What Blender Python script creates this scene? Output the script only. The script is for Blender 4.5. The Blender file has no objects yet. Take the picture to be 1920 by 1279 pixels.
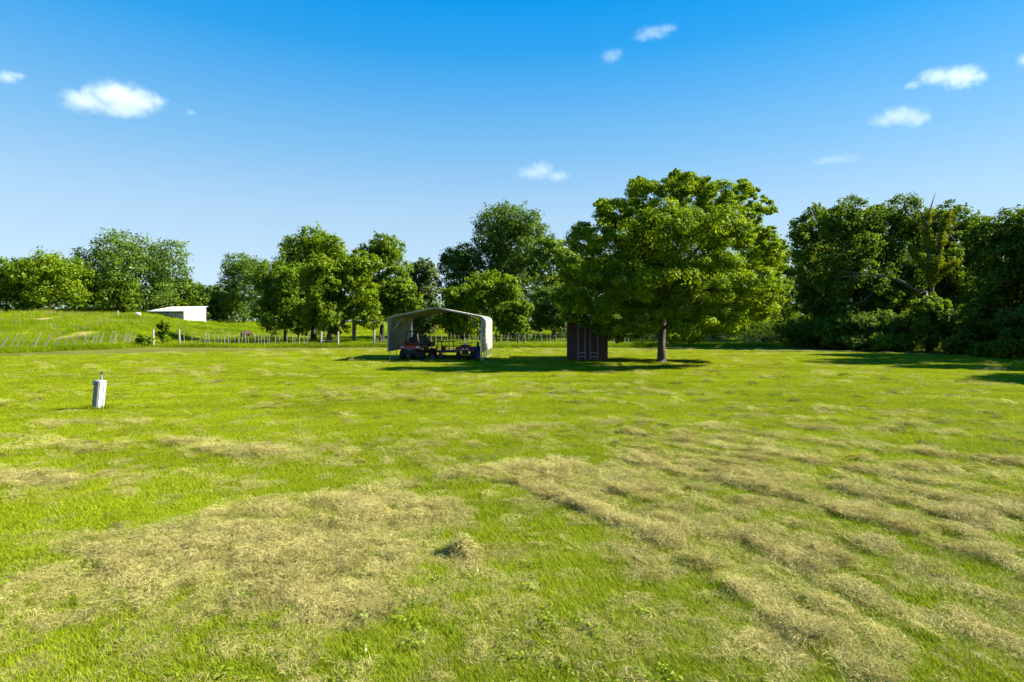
import bpy, bmesh, math, random
import numpy as np
from mathutils import Vector, Matrix, Euler

R = math.radians
S = bpy.context.scene
C = S.collection

# ------------------------------------------------------------------ camera, world, sun, exposure
F_PX, CX, HY, CAM_H = 1067.0, 960.0, 608.0, 2.2        # focal length, centre, horizon row (1920 px wide frame), eye height
cam_d = bpy.data.cameras.new('camera')
cam = bpy.data.objects.new('camera', cam_d)
C.objects.link(cam)
cam.location = (0, 0, CAM_H)
cam.rotation_euler = (R(90), 0, 0)
cam_d.sensor_width = 36
cam_d.lens = 36 * F_PX / 1920
cam_d.shift_y = -(639.5 - HY) / 1920
cam_d.clip_start = 0.1
cam_d.clip_end = 9000
S.camera = cam

SUN_EL, SUN_AZ = 37.0, 86.0                              # azimuth clockwise from +Y (the view direction)
world = bpy.data.worlds.new('World')
S.world = world
world.use_nodes = True
wn, wl = world.node_tree.nodes, world.node_tree.links
wn.clear()
w_out = wn.new('ShaderNodeOutputWorld')
w_bg = wn.new('ShaderNodeBackground')
w_sky = wn.new('ShaderNodeTexSky')
w_sky.sky_type = 'NISHITA'
w_sky.sun_disc = False
w_sky.sun_elevation = R(SUN_EL)
w_sky.sun_rotation = R(SUN_AZ)
w_sky.air_density = 1.0
w_sky.dust_density = 0.3
w_sky.ozone_density = 3.0
# the sky is a deep clean azure that pales evenly to the horizon: grade the physical sky by elevation, the same all round
w_tc = wn.new('ShaderNodeTexCoord')
w_xyz = wn.new('ShaderNodeSeparateXYZ')
wl.new(w_tc.outputs['Generated'], w_xyz.inputs[0])


def sky_ramp(stops):
    r = wn.new('ShaderNodeValToRGB')
    e = r.color_ramp.elements
    while len(e) < len(stops): e.new(.5)
    for k, (p, c) in enumerate(stops):
        e[k].position = p; e[k].color = (*c, 1)
    wl.new(w_xyz.outputs['Z'], r.inputs['Fac'])
    return r.outputs['Color']


w_mul = wn.new('ShaderNodeMix'); w_mul.data_type = 'RGBA'; w_mul.blend_type = 'MULTIPLY'; w_mul.inputs['Factor'].default_value = 1
wl.new(w_sky.outputs[0], w_mul.inputs['A'])
wl.new(sky_ramp([(0, (.41, .53, .83)), (.07, (.52, .55, .66)), (.19, (.55, .69, .71)), (.36, (.23, .78, .88)), (.50, (.012, .66, 1.0)), (.9, (.01, .60, 1.0))]), w_mul.inputs['B'])
w_mix = wn.new('ShaderNodeMix'); w_mix.data_type = 'RGBA'; w_mix.inputs['Factor'].default_value = .78
wl.new(w_mul.outputs['Result'], w_mix.inputs['A'])
wl.new(sky_ramp([(0, (3.0, 3.7, 4.1)), (.07, (2.65, 3.45, 4.05)), (.19, (1.95, 2.92, 3.92)), (.28, (1.10, 2.40, 3.82)), (.36, (.55, 1.93, 3.75)), (.43, (.14, 1.60, 3.70)), (.50, (.02, 1.38, 3.62)), (.9, (.02, 1.0, 3.0))]), w_mix.inputs['B'])
wl.new(w_mix.outputs['Result'], w_bg.inputs['Color'])
wl.new(w_bg.outputs[0], w_out.inputs['Surface'])
w_bg.inputs['Strength'].default_value = 0.073

sun_d = bpy.data.lights.new('sun', 'SUN')
sun_d.energy = 5.0
sun_d.angle = R(0.53)
sun_d.color = (1.0, 0.95, 0.86)
sun = bpy.data.objects.new('sun', sun_d)
C.objects.link(sun)
sun.rotation_euler = (0, R(90 - SUN_EL), R(90 - SUN_AZ))
sun.location = (30, 0, 40)

S.view_settings.view_transform = 'Standard'
S.view_settings.look = 'None'
S.view_settings.gamma = 1.0
S.view_settings.exposure = 1.75
S.view_settings.use_curve_mapping = False
S.render.engine = 'CYCLES'
cy = S.cycles
cy.use_denoising = True
cy.max_bounces = 8
cy.diffuse_bounces = 4
cy.glossy_bounces = 2
cy.transmission_bounces = 6
cy.volume_bounces = 6
cy.transparent_max_bounces = 6
cy.caustics_reflective = False
cy.caustics_refractive = False
cy.sample_clamp_indirect = 6.0
cy.use_adaptive_sampling = True
cy.adaptive_threshold = 0.015

# ------------------------------------------------------------------ numeric helpers
rng = np.random.default_rng(7)
random.seed(7)


def smooth(a, b, v):
    t = np.clip((np.asarray(v, float) - a) / (b - a), 0, 1)
    return t * t * (3 - 2 * t)


def _hash(ix, iy, seed):
    h = (ix.astype(np.int64) * 374761393 + iy.astype(np.int64) * 668265263 + seed * 974711) & 0x7fffffff
    h = ((h ^ (h >> 13)) * 1274126177) & 0x7fffffff
    return ((h ^ (h >> 16)) & 0xffff) / 65535.0


def vnoise(x, y, seed=0):
    x = np.asarray(x, float); y = np.asarray(y, float)
    ix = np.floor(x); iy = np.floor(y)
    fx = x - ix; fy = y - iy
    fx = fx * fx * (3 - 2 * fx); fy = fy * fy * (3 - 2 * fy)
    a = _hash(ix, iy, seed); b = _hash(ix + 1, iy, seed)
    c = _hash(ix, iy + 1, seed); d = _hash(ix + 1, iy + 1, seed)
    return (a * (1 - fx) + b * fx) * (1 - fy) + (c * (1 - fx) + d * fx) * fy


def fbm(x, y, seed=0, octv=4):
    s = 0; amp = 0.5; tot = 0
    for k in range(octv):
        s = s + amp * vnoise(x * 2 ** k + 17.3 * k, y * 2 ** k - 9.1 * k, seed + k)
        tot += amp; amp *= 0.55
    return s / tot


def terrain(x, y):
    """height of the land: a flat lawn, a pasture that climbs gently, an old earth bank on the left"""
    x = np.asarray(x, float); y = np.asarray(y, float)
    a = x / np.maximum(y, 8.0)
    z = 2.4 * smooth(75, 130, y)
    z = z + 2.8 * smooth(-0.50, -0.70, a) * smooth(47, 86, y) * smooth(-36.5, -44, x) 
    z = z + (0.35 + 0.9 * smooth(-36, -42, x)) * (fbm(x / 7.0, y / 7.0, 5, 3) - 0.5) * smooth(52, 64, y)
    z = z + 0.07 * (fbm(x / 3.0, y / 3.0, 9, 3) - 0.5)
    return z


def tz(x, y):
    return float(terrain(np.array([x]), np.array([y]))[0])


def gpt(px, py):
    """pixel on the flat lawn -> ground x, y"""
    d = CAM_H * F_PX / (py - HY)
    return ((px - CX) / F_PX * d, d)


def xat(px, d):
    return (px - CX) / F_PX * d


def zat(py, d):
    return CAM_H + (HY - py) / F_PX * d


def seg_dist(x, y, pts):
    """distance to a polyline and the running parameter"""
    best = np.full(np.shape(x), 1e9); par = np.zeros(np.shape(x)); run = 0.0
    for (ax, ay), (bx, by) in zip(pts[:-1], pts[1:]):
        dx, dy = bx - ax, by - ay
        L = math.hypot(dx, dy) + 1e-9
        t = np.clip(((x - ax) * dx + (y - ay) * dy) / (L * L), 0, 1)
        d = np.hypot(x - ax - t * dx, y - ay - t * dy)
        m = d < best
        best = np.where(m, d, best); par = np.where(m, run + t * L, par)
        run += L
    return best, par


def _resample(pts, n=12):
    pts = np.asarray(pts, float)
    L = np.concatenate([[0], np.cumsum(np.hypot(*(pts[1:] - pts[:-1]).T))])
    t = np.linspace(0, L[-1], n)
    return np.stack([np.interp(t, L, pts[:, 0]), np.interp(t, L, pts[:, 1])], 1)


# raked rows of clippings, pixel polylines: a fan of mower passes on the right, single streaks elsewhere
_inner = _resample([(905, 885), (1010, 918), (1100, 955), (1190, 990), (1260, 1020), (1320, 1062), (1420, 1120), (1640, 1275)])
_mid = _resample([(1140, 852), (1250, 880), (1390, 908), (1470, 930), (1560, 955), (1690, 990), (1820, 1035), (2000, 1110)])
_outer = _resample([(1215, 795), (1330, 806), (1480, 822), (1640, 842), (1800, 858), (2000, 880)])
ROWS = []
for _t, _w, _s in ((0, .11, 1.0), (.20, .09, .62), (.38, .13, .75), (.55, .09, .7), (.75, .10, .6), (1.0, .12, 1.0)):
    ROWS.append(((_inner * (1 - _t) + _mid * _t).tolist(), _w, _s))
for _t, _w, _s in ((.16, .12, .55), (.33, .14, .8), (.50, .13, .6), (.66, .16, .85), (.82, .15, .6), (1.0, .20, .8)):
    ROWS.append(((_mid * (1 - _t) + _outer * _t).tolist(), _w, _s))
ROWS += [
    ([(480, 962), (620, 940), (760, 915), (900, 890), (1080, 878)], .30, .55),
    ([(330, 832), (420, 845), (520, 852)], .35, .6),
    ([(1490, 800), (1570, 806), (1760, 812), (1920, 830)], .24, .7),
    ([(700, 855), (850, 825), (1000, 802), (1180, 790)], .30, .45),
    ([(470, 765), (640, 752), (850, 745), (1100, 752), (1300, 765), (1420, 770)], .40, .45),
    ([(560, 735), (800, 722), (1050, 724), (1310, 735)], .45, .35),
    ([(900, 735), (1100, 738), (1250, 742)], .35, .40),
    ([(1150, 700), (1400, 705), (1500, 712), (1540, 704)], .6, .40),
    ([(1180, 690), (1380, 683), (1590, 690)], .7, .35),
    ([(1480, 720), (1700, 745), (1920, 760)], .45, .30),
    ([(1400, 760), (1600, 772), (1920, 800)], .40, .40),
    ([(1300, 778), (1500, 786), (1920, 815)], .35, .40),
    ([(1680, 708), (1760, 715), (1850, 722)], .4, .5),
    ([(0, 840), (90, 835), (200, 842)], .35, .45),
    ([(100, 800), (180, 795), (270, 797)], .35, .6),
    ([(0, 740), (200, 745), (420, 742), (640, 750)], .45, .25),
]
PATCH = [  # spread clippings: pixel centre, pixel radii, strength
    (520, 1040, 330, 85, 1.0), (330, 1060, 330, 70, .75), (620, 1130, 230, 70, .6), (200, 1130, 260, 70, .35),
    (700, 960, 240, 45, .75), (60, 905, 130, 26, .8), (1000, 890, 160, 30, .7), (1130, 910, 140, 35, .5),
    (1450, 960, 300, 70, .28), (1330, 860, 220, 45, .32), (1700, 900, 260, 60, .26), (1800, 1000, 200, 70, .26),
    (1200, 1180, 220, 70, .25), (1500, 1200, 200, 80, .3), (860, 1140, 160, 60, .3), (850, 740, 430, 18, .3),
    (1620, 800, 330, 40, .25), (300, 700, 420, 14, .25), (900, 815, 200, 16, .3), (1820, 1150, 160, 90, .3),
]
ROWS_G = [([gpt(*p) for p in pts], w, s) for pts, w, s in ROWS]


def hay_fields(x, y):
    """how thick the dry clippings lie (0..1) and how high they are piled, in metres"""
    x = np.asarray(x, float); y = np.asarray(y, float)
    d = np.maximum(y, 1.0)
    n1 = fbm(x * 1.7, y * 1.7, 21, 4)
    n2 = fbm(x * 0.5, y * 0.8, 33, 3)
    n3 = fbm(x * 5.0, y * 5.0, 44, 3)
    hay = (0.34 - .24 * smooth(8, 14, d)) * smooth(.45, .75, n1) * smooth(.35, .7, n2) + 0.08 + 0.16 * smooth(.5, .8, n3)
    px = CX + F_PX * x / d
    py = HY + F_PX * CAM_H / d
    for cx, cy_, rx, ry, s in PATCH:
        e = np.sqrt(((px - cx) / rx) ** 2 + ((py - cy_) / ry) ** 2) + (n1 - .5) * 0.9
        hay = np.maximum(hay, s * smooth(1.2, .35, e) * (0.48 + 0.66 * smooth(.30, .66, n3)))
    pile = np.zeros_like(hay)
    wob = (fbm(x * 0.9, y * 0.9, 55, 2) - .5)
    fade = .62 + .38 * smooth(4.0, 6.5, d)                 # the near ends of the rows thin out
    for pts, w, s in ROWS_G:
        dd, par = seg_dist(x, y, pts)
        dd = np.abs(dd + wob * w * 1.5)
        along = smooth(.30, .60, vnoise(par / max(.25, w * 1.6), par * 0 + w * 31, 66))
        g = np.exp(-(dd / (w * 1.35)) ** 2) * (0.68 + 0.4 * along)
        hay = np.maximum(hay, s * g * fade * (.62 + .6 * smooth(.35, .65, n3)))
        pile = np.maximum(pile, (.034 + .09 * min(w, .2)) * s * np.exp(-(dd / (w * .62)) ** 2) * (.2 + .9 * along) * (.35 + 1.1 * n3))
    far = smooth(36, 44, d) * smooth(62, 52, d)
    hay = np.maximum(hay, far * (.24 + .3 * (n2 - .4)))
    hay = hay * smooth(58, 54, d)
    core = smooth(.25, .8, hay)
    pile = pile + 0.02 * core * smooth(.35, .75, n1) + .035 * core * smooth(.35, .7, n3)
    return np.clip(hay, 0, 1), pile


# ------------------------------------------------------------------ object helpers
def tag(o, label=None, cat=None, group=None, kind=None):
    if label: o['label'] = label
    if cat: o['category'] = cat
    if group: o['group'] = group
    if kind: o['kind'] = kind
    return o


def empty(name, loc, rz=0.0, label=None, cat=None, group=None):
    o = bpy.data.objects.new(name, None)
    C.objects.link(o)
    o.location = loc
    o.rotation_euler = (0, 0, rz)
    o.empty_display_size = .2
    return tag(o, label, cat, group)


def link_mesh(name, me, mat=None, parent=None, loc=None, rot=None):
    o = bpy.data.objects.new(name, me)
    C.objects.link(o)
    if mat is not None and len(me.materials) == 0:
        me.materials.append(mat)
    if parent is not None: o.parent = parent
    if loc is not None: o.location = loc
    if rot is not None: o.rotation_euler = rot
    return o


class MB:
    """collects simple solids into one mesh"""
    def __init__(self):
        self.bm = bmesh.new()

    def box(self, c, s, rot=None, bevel=0.0):
        r = bmesh.ops.create_cube(self.bm, size=1.0)
        vs = r['verts']
        M = Matrix.Translation(c) @ (Euler(rot).to_matrix().to_4x4() if rot else Matrix.Identity(4)) @ Matrix.Diagonal((*s, 1))
        bmesh.ops.transform(self.bm, matrix=M, verts=vs)
        if bevel > 0:
            es = list({e for v in vs for e in v.link_edges})
            bmesh.ops.bevel(self.bm, geom=es, offset=bevel, segments=2, affect='EDGES', profile=.6)
        return self

    def tube(self, pts, r, n=6, cap=True):
        pts = [Vector(p) for p in pts]
        rad = r if isinstance(r, (list, tuple)) else [r] * len(pts)
        rings = []
        ref = Vector((0, 0, 1))
        for i, p in enumerate(pts):
            a = pts[max(0, i - 1)]; b = pts[min(len(pts) - 1, i + 1)]
            t = (b - a)
            t = t.normalized() if t.length > 1e-9 else Vector((0, 0, 1))
            u = t.cross(ref)
            if u.length < 1e-3: u = t.cross(Vector((1, 0, 0)))
            u.normalize(); v = t.cross(u)
            rings.append([self.bm.verts.new(p + (u * math.cos(2 * math.pi * k / n) + v * math.sin(2 * math.pi * k / n)) * rad[i]) for k in range(n)])
        for A, B in zip(rings[:-1], rings[1:]):
            for k in range(n):
                self.bm.faces.new((A[k], A[(k + 1) % n], B[(k + 1) % n], B[k]))
        if cap:
            self.bm.faces.new(rings[0][::-1]); self.bm.faces.new(rings[-1])
        return self

    def cyl(self, c, r, h, axis='Z', n=20, bevel=0.0, r2=None):
        rr = bmesh.ops.create_cone(self.bm, cap_ends=True, segments=n, radius1=r, radius2=r if r2 is None else r2, depth=h)
        vs = rr['verts']
        m = Matrix.Translation(c)
        if axis == 'X': m = m @ Matrix.Rotation(R(90), 4, 'Y')
        if axis == 'Y': m = m @ Matrix.Rotation(R(90), 4, 'X')
        bmesh.ops.transform(self.bm, matrix=m, verts=vs)
        if bevel > 0:
            es = [e for e in {e for v in vs for e in v.link_edges} if any(len(f.verts) > 4 for f in e.link_faces)]
            bmesh.ops.bevel(self.bm, geom=es, offset=bevel, segments=2, affect='EDGES')
        return self

    def lathe(self, prof, n=20, c=(0, 0, 0), axis='Z'):
        rings = []
        for r, z in prof:
            ring = []
            for k in range(n):
                a = 2 * math.pi * k / n
                p = (r * math.cos(a), r * math.sin(a), z)
                if axis == 'X': p = (p[2], p[0], p[1])
                ring.append(self.bm.verts.new((p[0] + c[0], p[1] + c[1], p[2] + c[2])))
            rings.append(ring)
        for A, B in zip(rings[:-1], rings[1:]):
            for k in range(n):
                self.bm.faces.new((A[k], A[(k + 1) % n], B[(k + 1) % n], B[k]))
        self.bm.faces.new(rings[0][::-1]); self.bm.faces.new(rings[-1])
        return self

    def prism(self, prof, x0, x1):
        """closed profile of (y, z) swept along x"""
        A = [self.bm.verts.new((x0, y, z)) for y, z in prof]
        B = [self.bm.verts.new((x1, y, z)) for y, z in prof]
        n = len(prof)
        for k in range(n):
            self.bm.faces.new((A[k], A[(k + 1) % n], B[(k + 1) % n], B[k]))
        self.bm.faces.new(A[::-1]); self.bm.faces.new(B)
        return self

    def mesh(self, name, smooth_=False):
        bmesh.ops.recalc_face_normals(self.bm, faces=self.bm.faces[:])
        me = bpy.data.meshes.new(name)
        self.bm.to_mesh(me); self.bm.free()
        if smooth_:
            me.polygons.foreach_set('use_smooth', [True] * len(me.polygons))
        return me

    def build(self, name, mat, parent=None, loc=None, rot=None, smooth_=False):
        return link_mesh(name, self.mesh(name, smooth_), mat, parent, loc, rot)


# ------------------------------------------------------------------ materials
def new_mat(name):
    m = bpy.data.materials.new(name)
    m.use_nodes = True
    return m, m.node_tree.nodes, m.node_tree.links, m.node_tree.nodes['Principled BSDF']


def solid(name, col, rough=.6, metal=0.0, var=.15, scale=6.0, bump=0.0, dirt=None):
    """a plain colour broken up by noise, with optional grime"""
    m, n, l, b = new_mat(name)
    tc = n.new('ShaderNodeTexCoord')
    nz = n.new('ShaderNodeTexNoise'); nz.inputs['Scale'].default_value = scale; nz.inputs['Detail'].default_value = 5
    l.new(tc.outputs['Object'], nz.inputs['Vector'])
    rp = n.new('ShaderNodeValToRGB')
    rp.color_ramp.elements[0].position = .3; rp.color_ramp.elements[1].position = .7
    rp.color_ramp.elements[0].color = tuple(c * (1 - var) for c in col) + (1,)
    rp.color_ramp.elements[1].color = tuple(min(1, c * (1 + var)) for c in col) + (1,)
    l.new(nz.outputs['Fac'], rp.inputs['Fac'])
    out = rp.outputs['Color']
    if dirt:
        nz2 = n.new('ShaderNodeTexNoise'); nz2.inputs['Scale'].default_value = scale * .35; nz2.inputs['Detail'].default_value = 8
        l.new(tc.outputs['Object'], nz2.inputs['Vector'])
        r2 = n.new('ShaderNodeValToRGB'); r2.color_ramp.elements[0].position = .5; r2.color_ramp.elements[1].position = .72
        l.new(nz2.outputs['Fac'], r2.inputs['Fac'])
        mx = n.new('ShaderNodeMix'); mx.data_type = 'RGBA'
        mx.inputs['B'].default_value = (*dirt, 1)
        l.new(r2.outputs['Color'], mx.inputs['Factor']); l.new(out, mx.inputs['A'])
        out = mx.outputs['Result']
    l.new(out, b.inputs['Base Color'])
    b.inputs['Roughness'].default_value = rough
    b.inputs['Metallic'].default_value = metal
    if bump:
        bp = n.new('ShaderNodeBump'); bp.inputs['Strength'].default_value = bump; bp.inputs['Distance'].default_value = .02
        l.new(nz.outputs['Fac'], bp.inputs['Height']); l.new(bp.outputs['Normal'], b.inputs['Normal'])
    return m


def leaf_mat(name, dark, light, trans=.45, tcol=None, instanced=False, gloss=.012):
    """thin leaf or blade: diffuse and translucent, tone read from an attribute"""
    m, n, l, b = new_mat(name)
    n.remove(b)
    at = n.new('ShaderNodeAttribute'); at.attribute_name = 'tone'
    fac = at.outputs['Fac']
    if instanced:
        ai = n.new('ShaderNodeAttribute'); ai.attribute_type = 'INSTANCER'; ai.attribute_name = 'itone'
        ad = n.new('ShaderNodeMath'); ad.operation = 'ADD'
        l.new(at.outputs['Fac'], ad.inputs[0]); l.new(ai.outputs['Fac'], ad.inputs[1])
        ad.use_clamp = True
        fac = ad.outputs[0]
    mx = n.new('ShaderNodeMix'); mx.data_type = 'RGBA'
    mx.inputs['A'].default_value = (*dark, 1); mx.inputs['B'].default_value = (*light, 1)
    l.new(fac, mx.inputs['Factor'])
    df = n.new('ShaderNodeBsdfDiffuse'); tr = n.new('ShaderNodeBsdfTranslucent')
    l.new(mx.outputs['Result'], df.inputs['Color'])
    tm = n.new('ShaderNodeMix'); tm.data_type = 'RGBA'; tm.blend_type = 'MULTIPLY'; tm.inputs['Factor'].default_value = 1
    tm.inputs['B'].default_value = (*(tcol or (1.25, 1.15, .6)), 1)
    l.new(mx.outputs['Result'], tm.inputs['A']); l.new(tm.outputs['Result'], tr.inputs['Color'])
    ms = n.new('ShaderNodeMixShader'); ms.inputs['Fac'].default_value = trans
    l.new(df.outputs[0], ms.inputs[1]); l.new(tr.outputs[0], ms.inputs[2])
    gl = n.new('ShaderNodeBsdfGlossy'); gl.inputs['Roughness'].default_value = .45
    gl.inputs['Color'].default_value = (.8, .85, .8, 1)
    m2 = n.new('ShaderNodeMixShader'); m2.inputs['Fac'].default_value = gloss
    l.new(ms.outputs[0], m2.inputs[1]); l.new(gl.outputs[0], m2.inputs[2])
    l.new(m2.outputs[0], n['Material Output'].inputs['Surface'])
    return m


LEAF = {
    'bright': leaf_mat('leaves_bright', (.078, .145, .003), (.255, .355, .005), .52),
    'yellow': leaf_mat('leaves_yellow_green', (.072, .136, .003), (.245, .338, .007), .48),
    'mid': leaf_mat('leaves_mid_green', (.060, .120, .006), (.205, .305, .012), .48),
    'dark': leaf_mat('leaves_dark_green', (.052, .105, .012), (.165, .255, .030), .46),
    'wood': leaf_mat('leaves_woodland', (.048, .096, .006), (.175, .258, .012), .46),
    'grey': leaf_mat('leaves_grey_green', (.070, .105, .030), (.17, .225, .070), .38),
    'vine': leaf_mat('leaves_vine', (.10, .145, .004), (.25, .29, .008), .45),
}
M_BARK = solid('bark', (.055, .042, .032), .95, var=.45, scale=9, bump=.9)
M_BARK_L = solid('bark_pale', (.17, .145, .115), .95, var=.4, scale=7, bump=.8)
M_DEAD = solid('dead_wood', (.115, .098, .08), .9, var=.3, scale=8, bump=.5)
M_CREAM = solid('cream_sheet_metal', (.40, .36, .285), .45, var=.06, scale=2.5, dirt=(.31, .27, .20))
M_TRIM = solid('pale_trim', (.26, .24, .20), .4, var=.05, scale=3)
M_GALV = solid('galvanised_steel', (.34, .35, .36), .42, .55, var=.18, scale=12)
M_SHADEIN = solid('shade_toned_inside', (.22, .235, .26), .55, .2, var=.1, scale=3)  # inner sheet faces: blue grey darkened to carry the shade under the roof
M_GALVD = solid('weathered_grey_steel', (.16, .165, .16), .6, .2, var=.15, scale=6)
M_BLACK = solid('black_plastic', (.016, .016, .018), .55, var=.3, scale=14)
M_RUBBER = solid('tyre_rubber', (.014, .014, .014), .9, var=.35, scale=20, dirt=(.07, .06, .045))
M_RIM = solid('dark_rim', (.05, .05, .055), .4, .6, var=.2)
M_ORANGE = solid('orange_red_paint', (.46, .055, .018), .35, var=.12, scale=4, dirt=(.25, .09, .05))
M_RED = solid('red_paint', (.32, .018, .016), .4, var=.15, scale=5, dirt=(.14, .05, .035))
M_LENS = solid('headlight_lens', (.62, .64, .68), .15, var=.05)
M_BADGE = solid('pale_badge', (.55, .56, .60), .4, var=.05)
M_SEAT = solid('black_vinyl', (.02, .02, .022), .5, var=.2)
M_DARKST = solid('dark_painted_steel', (.022, .023, .024), .5, .3, var=.3, dirt=(.06, .04, .03))
M_BLUE = solid('blue_plastic', (.018, .055, .19), .45, var=.12, scale=5, dirt=(.03, .05, .10))
M_TEAL = solid('green_plastic', (.03, .16, .12), .4, var=.1)
M_SHED = solid('dark_red_siding', (.060, .022, .018), .75, var=.25, scale=3, dirt=(.035, .018, .015))
M_SHEDROOF = solid('dark_roofing', (.06, .045, .04), .85, var=.25)
M_LAV = solid('weathered_pale_paint', (.15, .15, .185), .55, var=.12, scale=8)
M_WHITE = solid('white_painted_metal', (.55, .55, .55), .4, var=.03, scale=3, dirt=(.44, .41, .35))
M_BARNW = solid('white_barn_metal', (.58, .58, .585), .4, var=.03, scale=.6, dirt=(.50, .48, .45))
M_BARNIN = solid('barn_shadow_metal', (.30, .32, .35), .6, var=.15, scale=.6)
M_STAKE = solid('weathered_stake', (.245, .22, .175), .9, var=.25, scale=11, bump=.4)
M_STAKE_D = solid('grey_stake', (.27, .24, .19), .95, var=.3, scale=9)
M_POST = solid('old_post', (.30, .26, .21), .95, var=.3, scale=8, bump=.6)
M_WIRE = solid('rusty_wire', (.16, .13, .11), .7, .4, var=.2)
M_COWB = solid('brown_hide', (.034, .016, .010), .85, var=.25, scale=3)
M_COWR = solid('red_hide', (.15, .045, .016), .85, var=.25, scale=3)
M_COWK = solid('black_hide', (.018, .015, .014), .8, var=.25, scale=3)
M_HORN = solid('hoof_horn', (.10, .09, .075), .6)


def ground_mat():
    m, n, l, b = new_mat('lawn_ground')
    tc = n.new('ShaderNodeTexCoord')

    def noise(scale, detail=6, rough=.6, vec=None):
        z = n.new('ShaderNodeTexNoise')
        z.inputs['Scale'].default_value = scale; z.inputs['Detail'].default_value = detail; z.inputs['Roughness'].default_value = rough
        l.new(vec or tc.outputs['Object'], z.inputs['Vector'])
        return z.outputs['Fac']

    def ramp(src, stops):
        r = n.new('ShaderNodeValToRGB')
        e = r.color_ramp.elements
        while len(e) < len(stops): e.new(.5)
        for k, (p, c) in enumerate(stops):
            e[k].position = p; e[k].color = (*c, 1)
        l.new(src, r.inputs['Fac'])
        return r.outputs['Color']

    def mix(f, a, bb, mode='MIX'):
        x = n.new('ShaderNodeMix'); x.data_type = 'RGBA'; x.blend_type = mode
        if isinstance(f, (int, float)): x.inputs['Factor'].default_value = f
        else: l.new(f, x.inputs['Factor'])
        for k, v in (('A', a), ('B', bb)):
            if isinstance(v, tuple): x.inputs[k].default_value = (*v, 1)
            else: l.new(v, x.inputs[k])
        return x.outputs['Result']

    def attr(name):
        a = n.new('ShaderNodeAttribute'); a.attribute_name = name
        return a.outputs['Fac']

    def math_(op, a, c):
        x = n.new('ShaderNodeMath'); x.operation = op; x.use_clamp = True
        for k, v in ((0, a), (1, c)):
            if isinstance(v, (int, float)): x.inputs[k].default_value = v
            else: l.new(v, x.inputs[k])
        return x.outputs[0]

    mp = n.new('ShaderNodeMapping'); mp.inputs['Scale'].default_value = (.35, 1.0, 1.0)
    l.new(tc.outputs['Object'], mp.inputs['Vector'])
    streak = noise(.55, 6, .6, mp.outputs['Vector'])
    fine = noise(9, 6, .7)
    green = ramp(streak, [(.30, (.060, .075, .003)), (.5, (.100, .115, .004)), (.72, (.15, .16, .006))])
    green = mix(math_('MULTIPLY', fine, .75), green, (.035, .045, .006))
    dry = ramp(fine, [(.3, (.15, .130, .035)), (.6, (.27, .235, .075)), (.8, (.35, .31, .11))])
    brk = math_('ADD', attr('hay'), math_('SUBTRACT', fine, .5))
    brk = math_('MULTIPLY', math_('SUBTRACT', brk, .12), 1.15)
    col = mix(brk, green, dry)
    past = ramp(noise(.35, 7, .65), [(.3, (.120, .150, .004)), (.5, (.19, .215, .005)), (.75, (.27, .26, .010))])
    col = mix(attr('pasture'), col, past)
    sand = ramp(noise(2.2, 5), [(.3, (.36, .22, .12)), (.7, (.48, .32, .19))])
    col = mix(attr('sand'), col, sand)
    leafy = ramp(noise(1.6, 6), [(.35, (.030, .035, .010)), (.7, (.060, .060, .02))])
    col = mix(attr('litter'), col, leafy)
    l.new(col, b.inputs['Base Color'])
    b.inputs['Roughness'].default_value = 1.0
    b.inputs['Specular IOR Level'].default_value = 0.05
    bp = n.new('ShaderNodeBump'); bp.inputs['Strength'].default_value = .9; bp.inputs['Distance'].default_value = .05
    big = noise(3.0, 8, .7)
    l.new(math_('ADD', math_('MULTIPLY', fine, .5), math_('MULTIPLY', big, .6)), bp.inputs['Height'])
    l.new(bp.outputs['Normal'], b.inputs['Normal'])
    return m


M_GROUND = ground_mat()


# ------------------------------------------------------------------ ground sheet (polar grid round the viewpoint, out to the horizon)
def bank_strip(x, y):
    return smooth(.50, .62, fbm(x / 4.5, y / 1.6, 71, 3)) * smooth(78, 82, y) * smooth(97, 92, y) * smooth(-58, -64, x)


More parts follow.
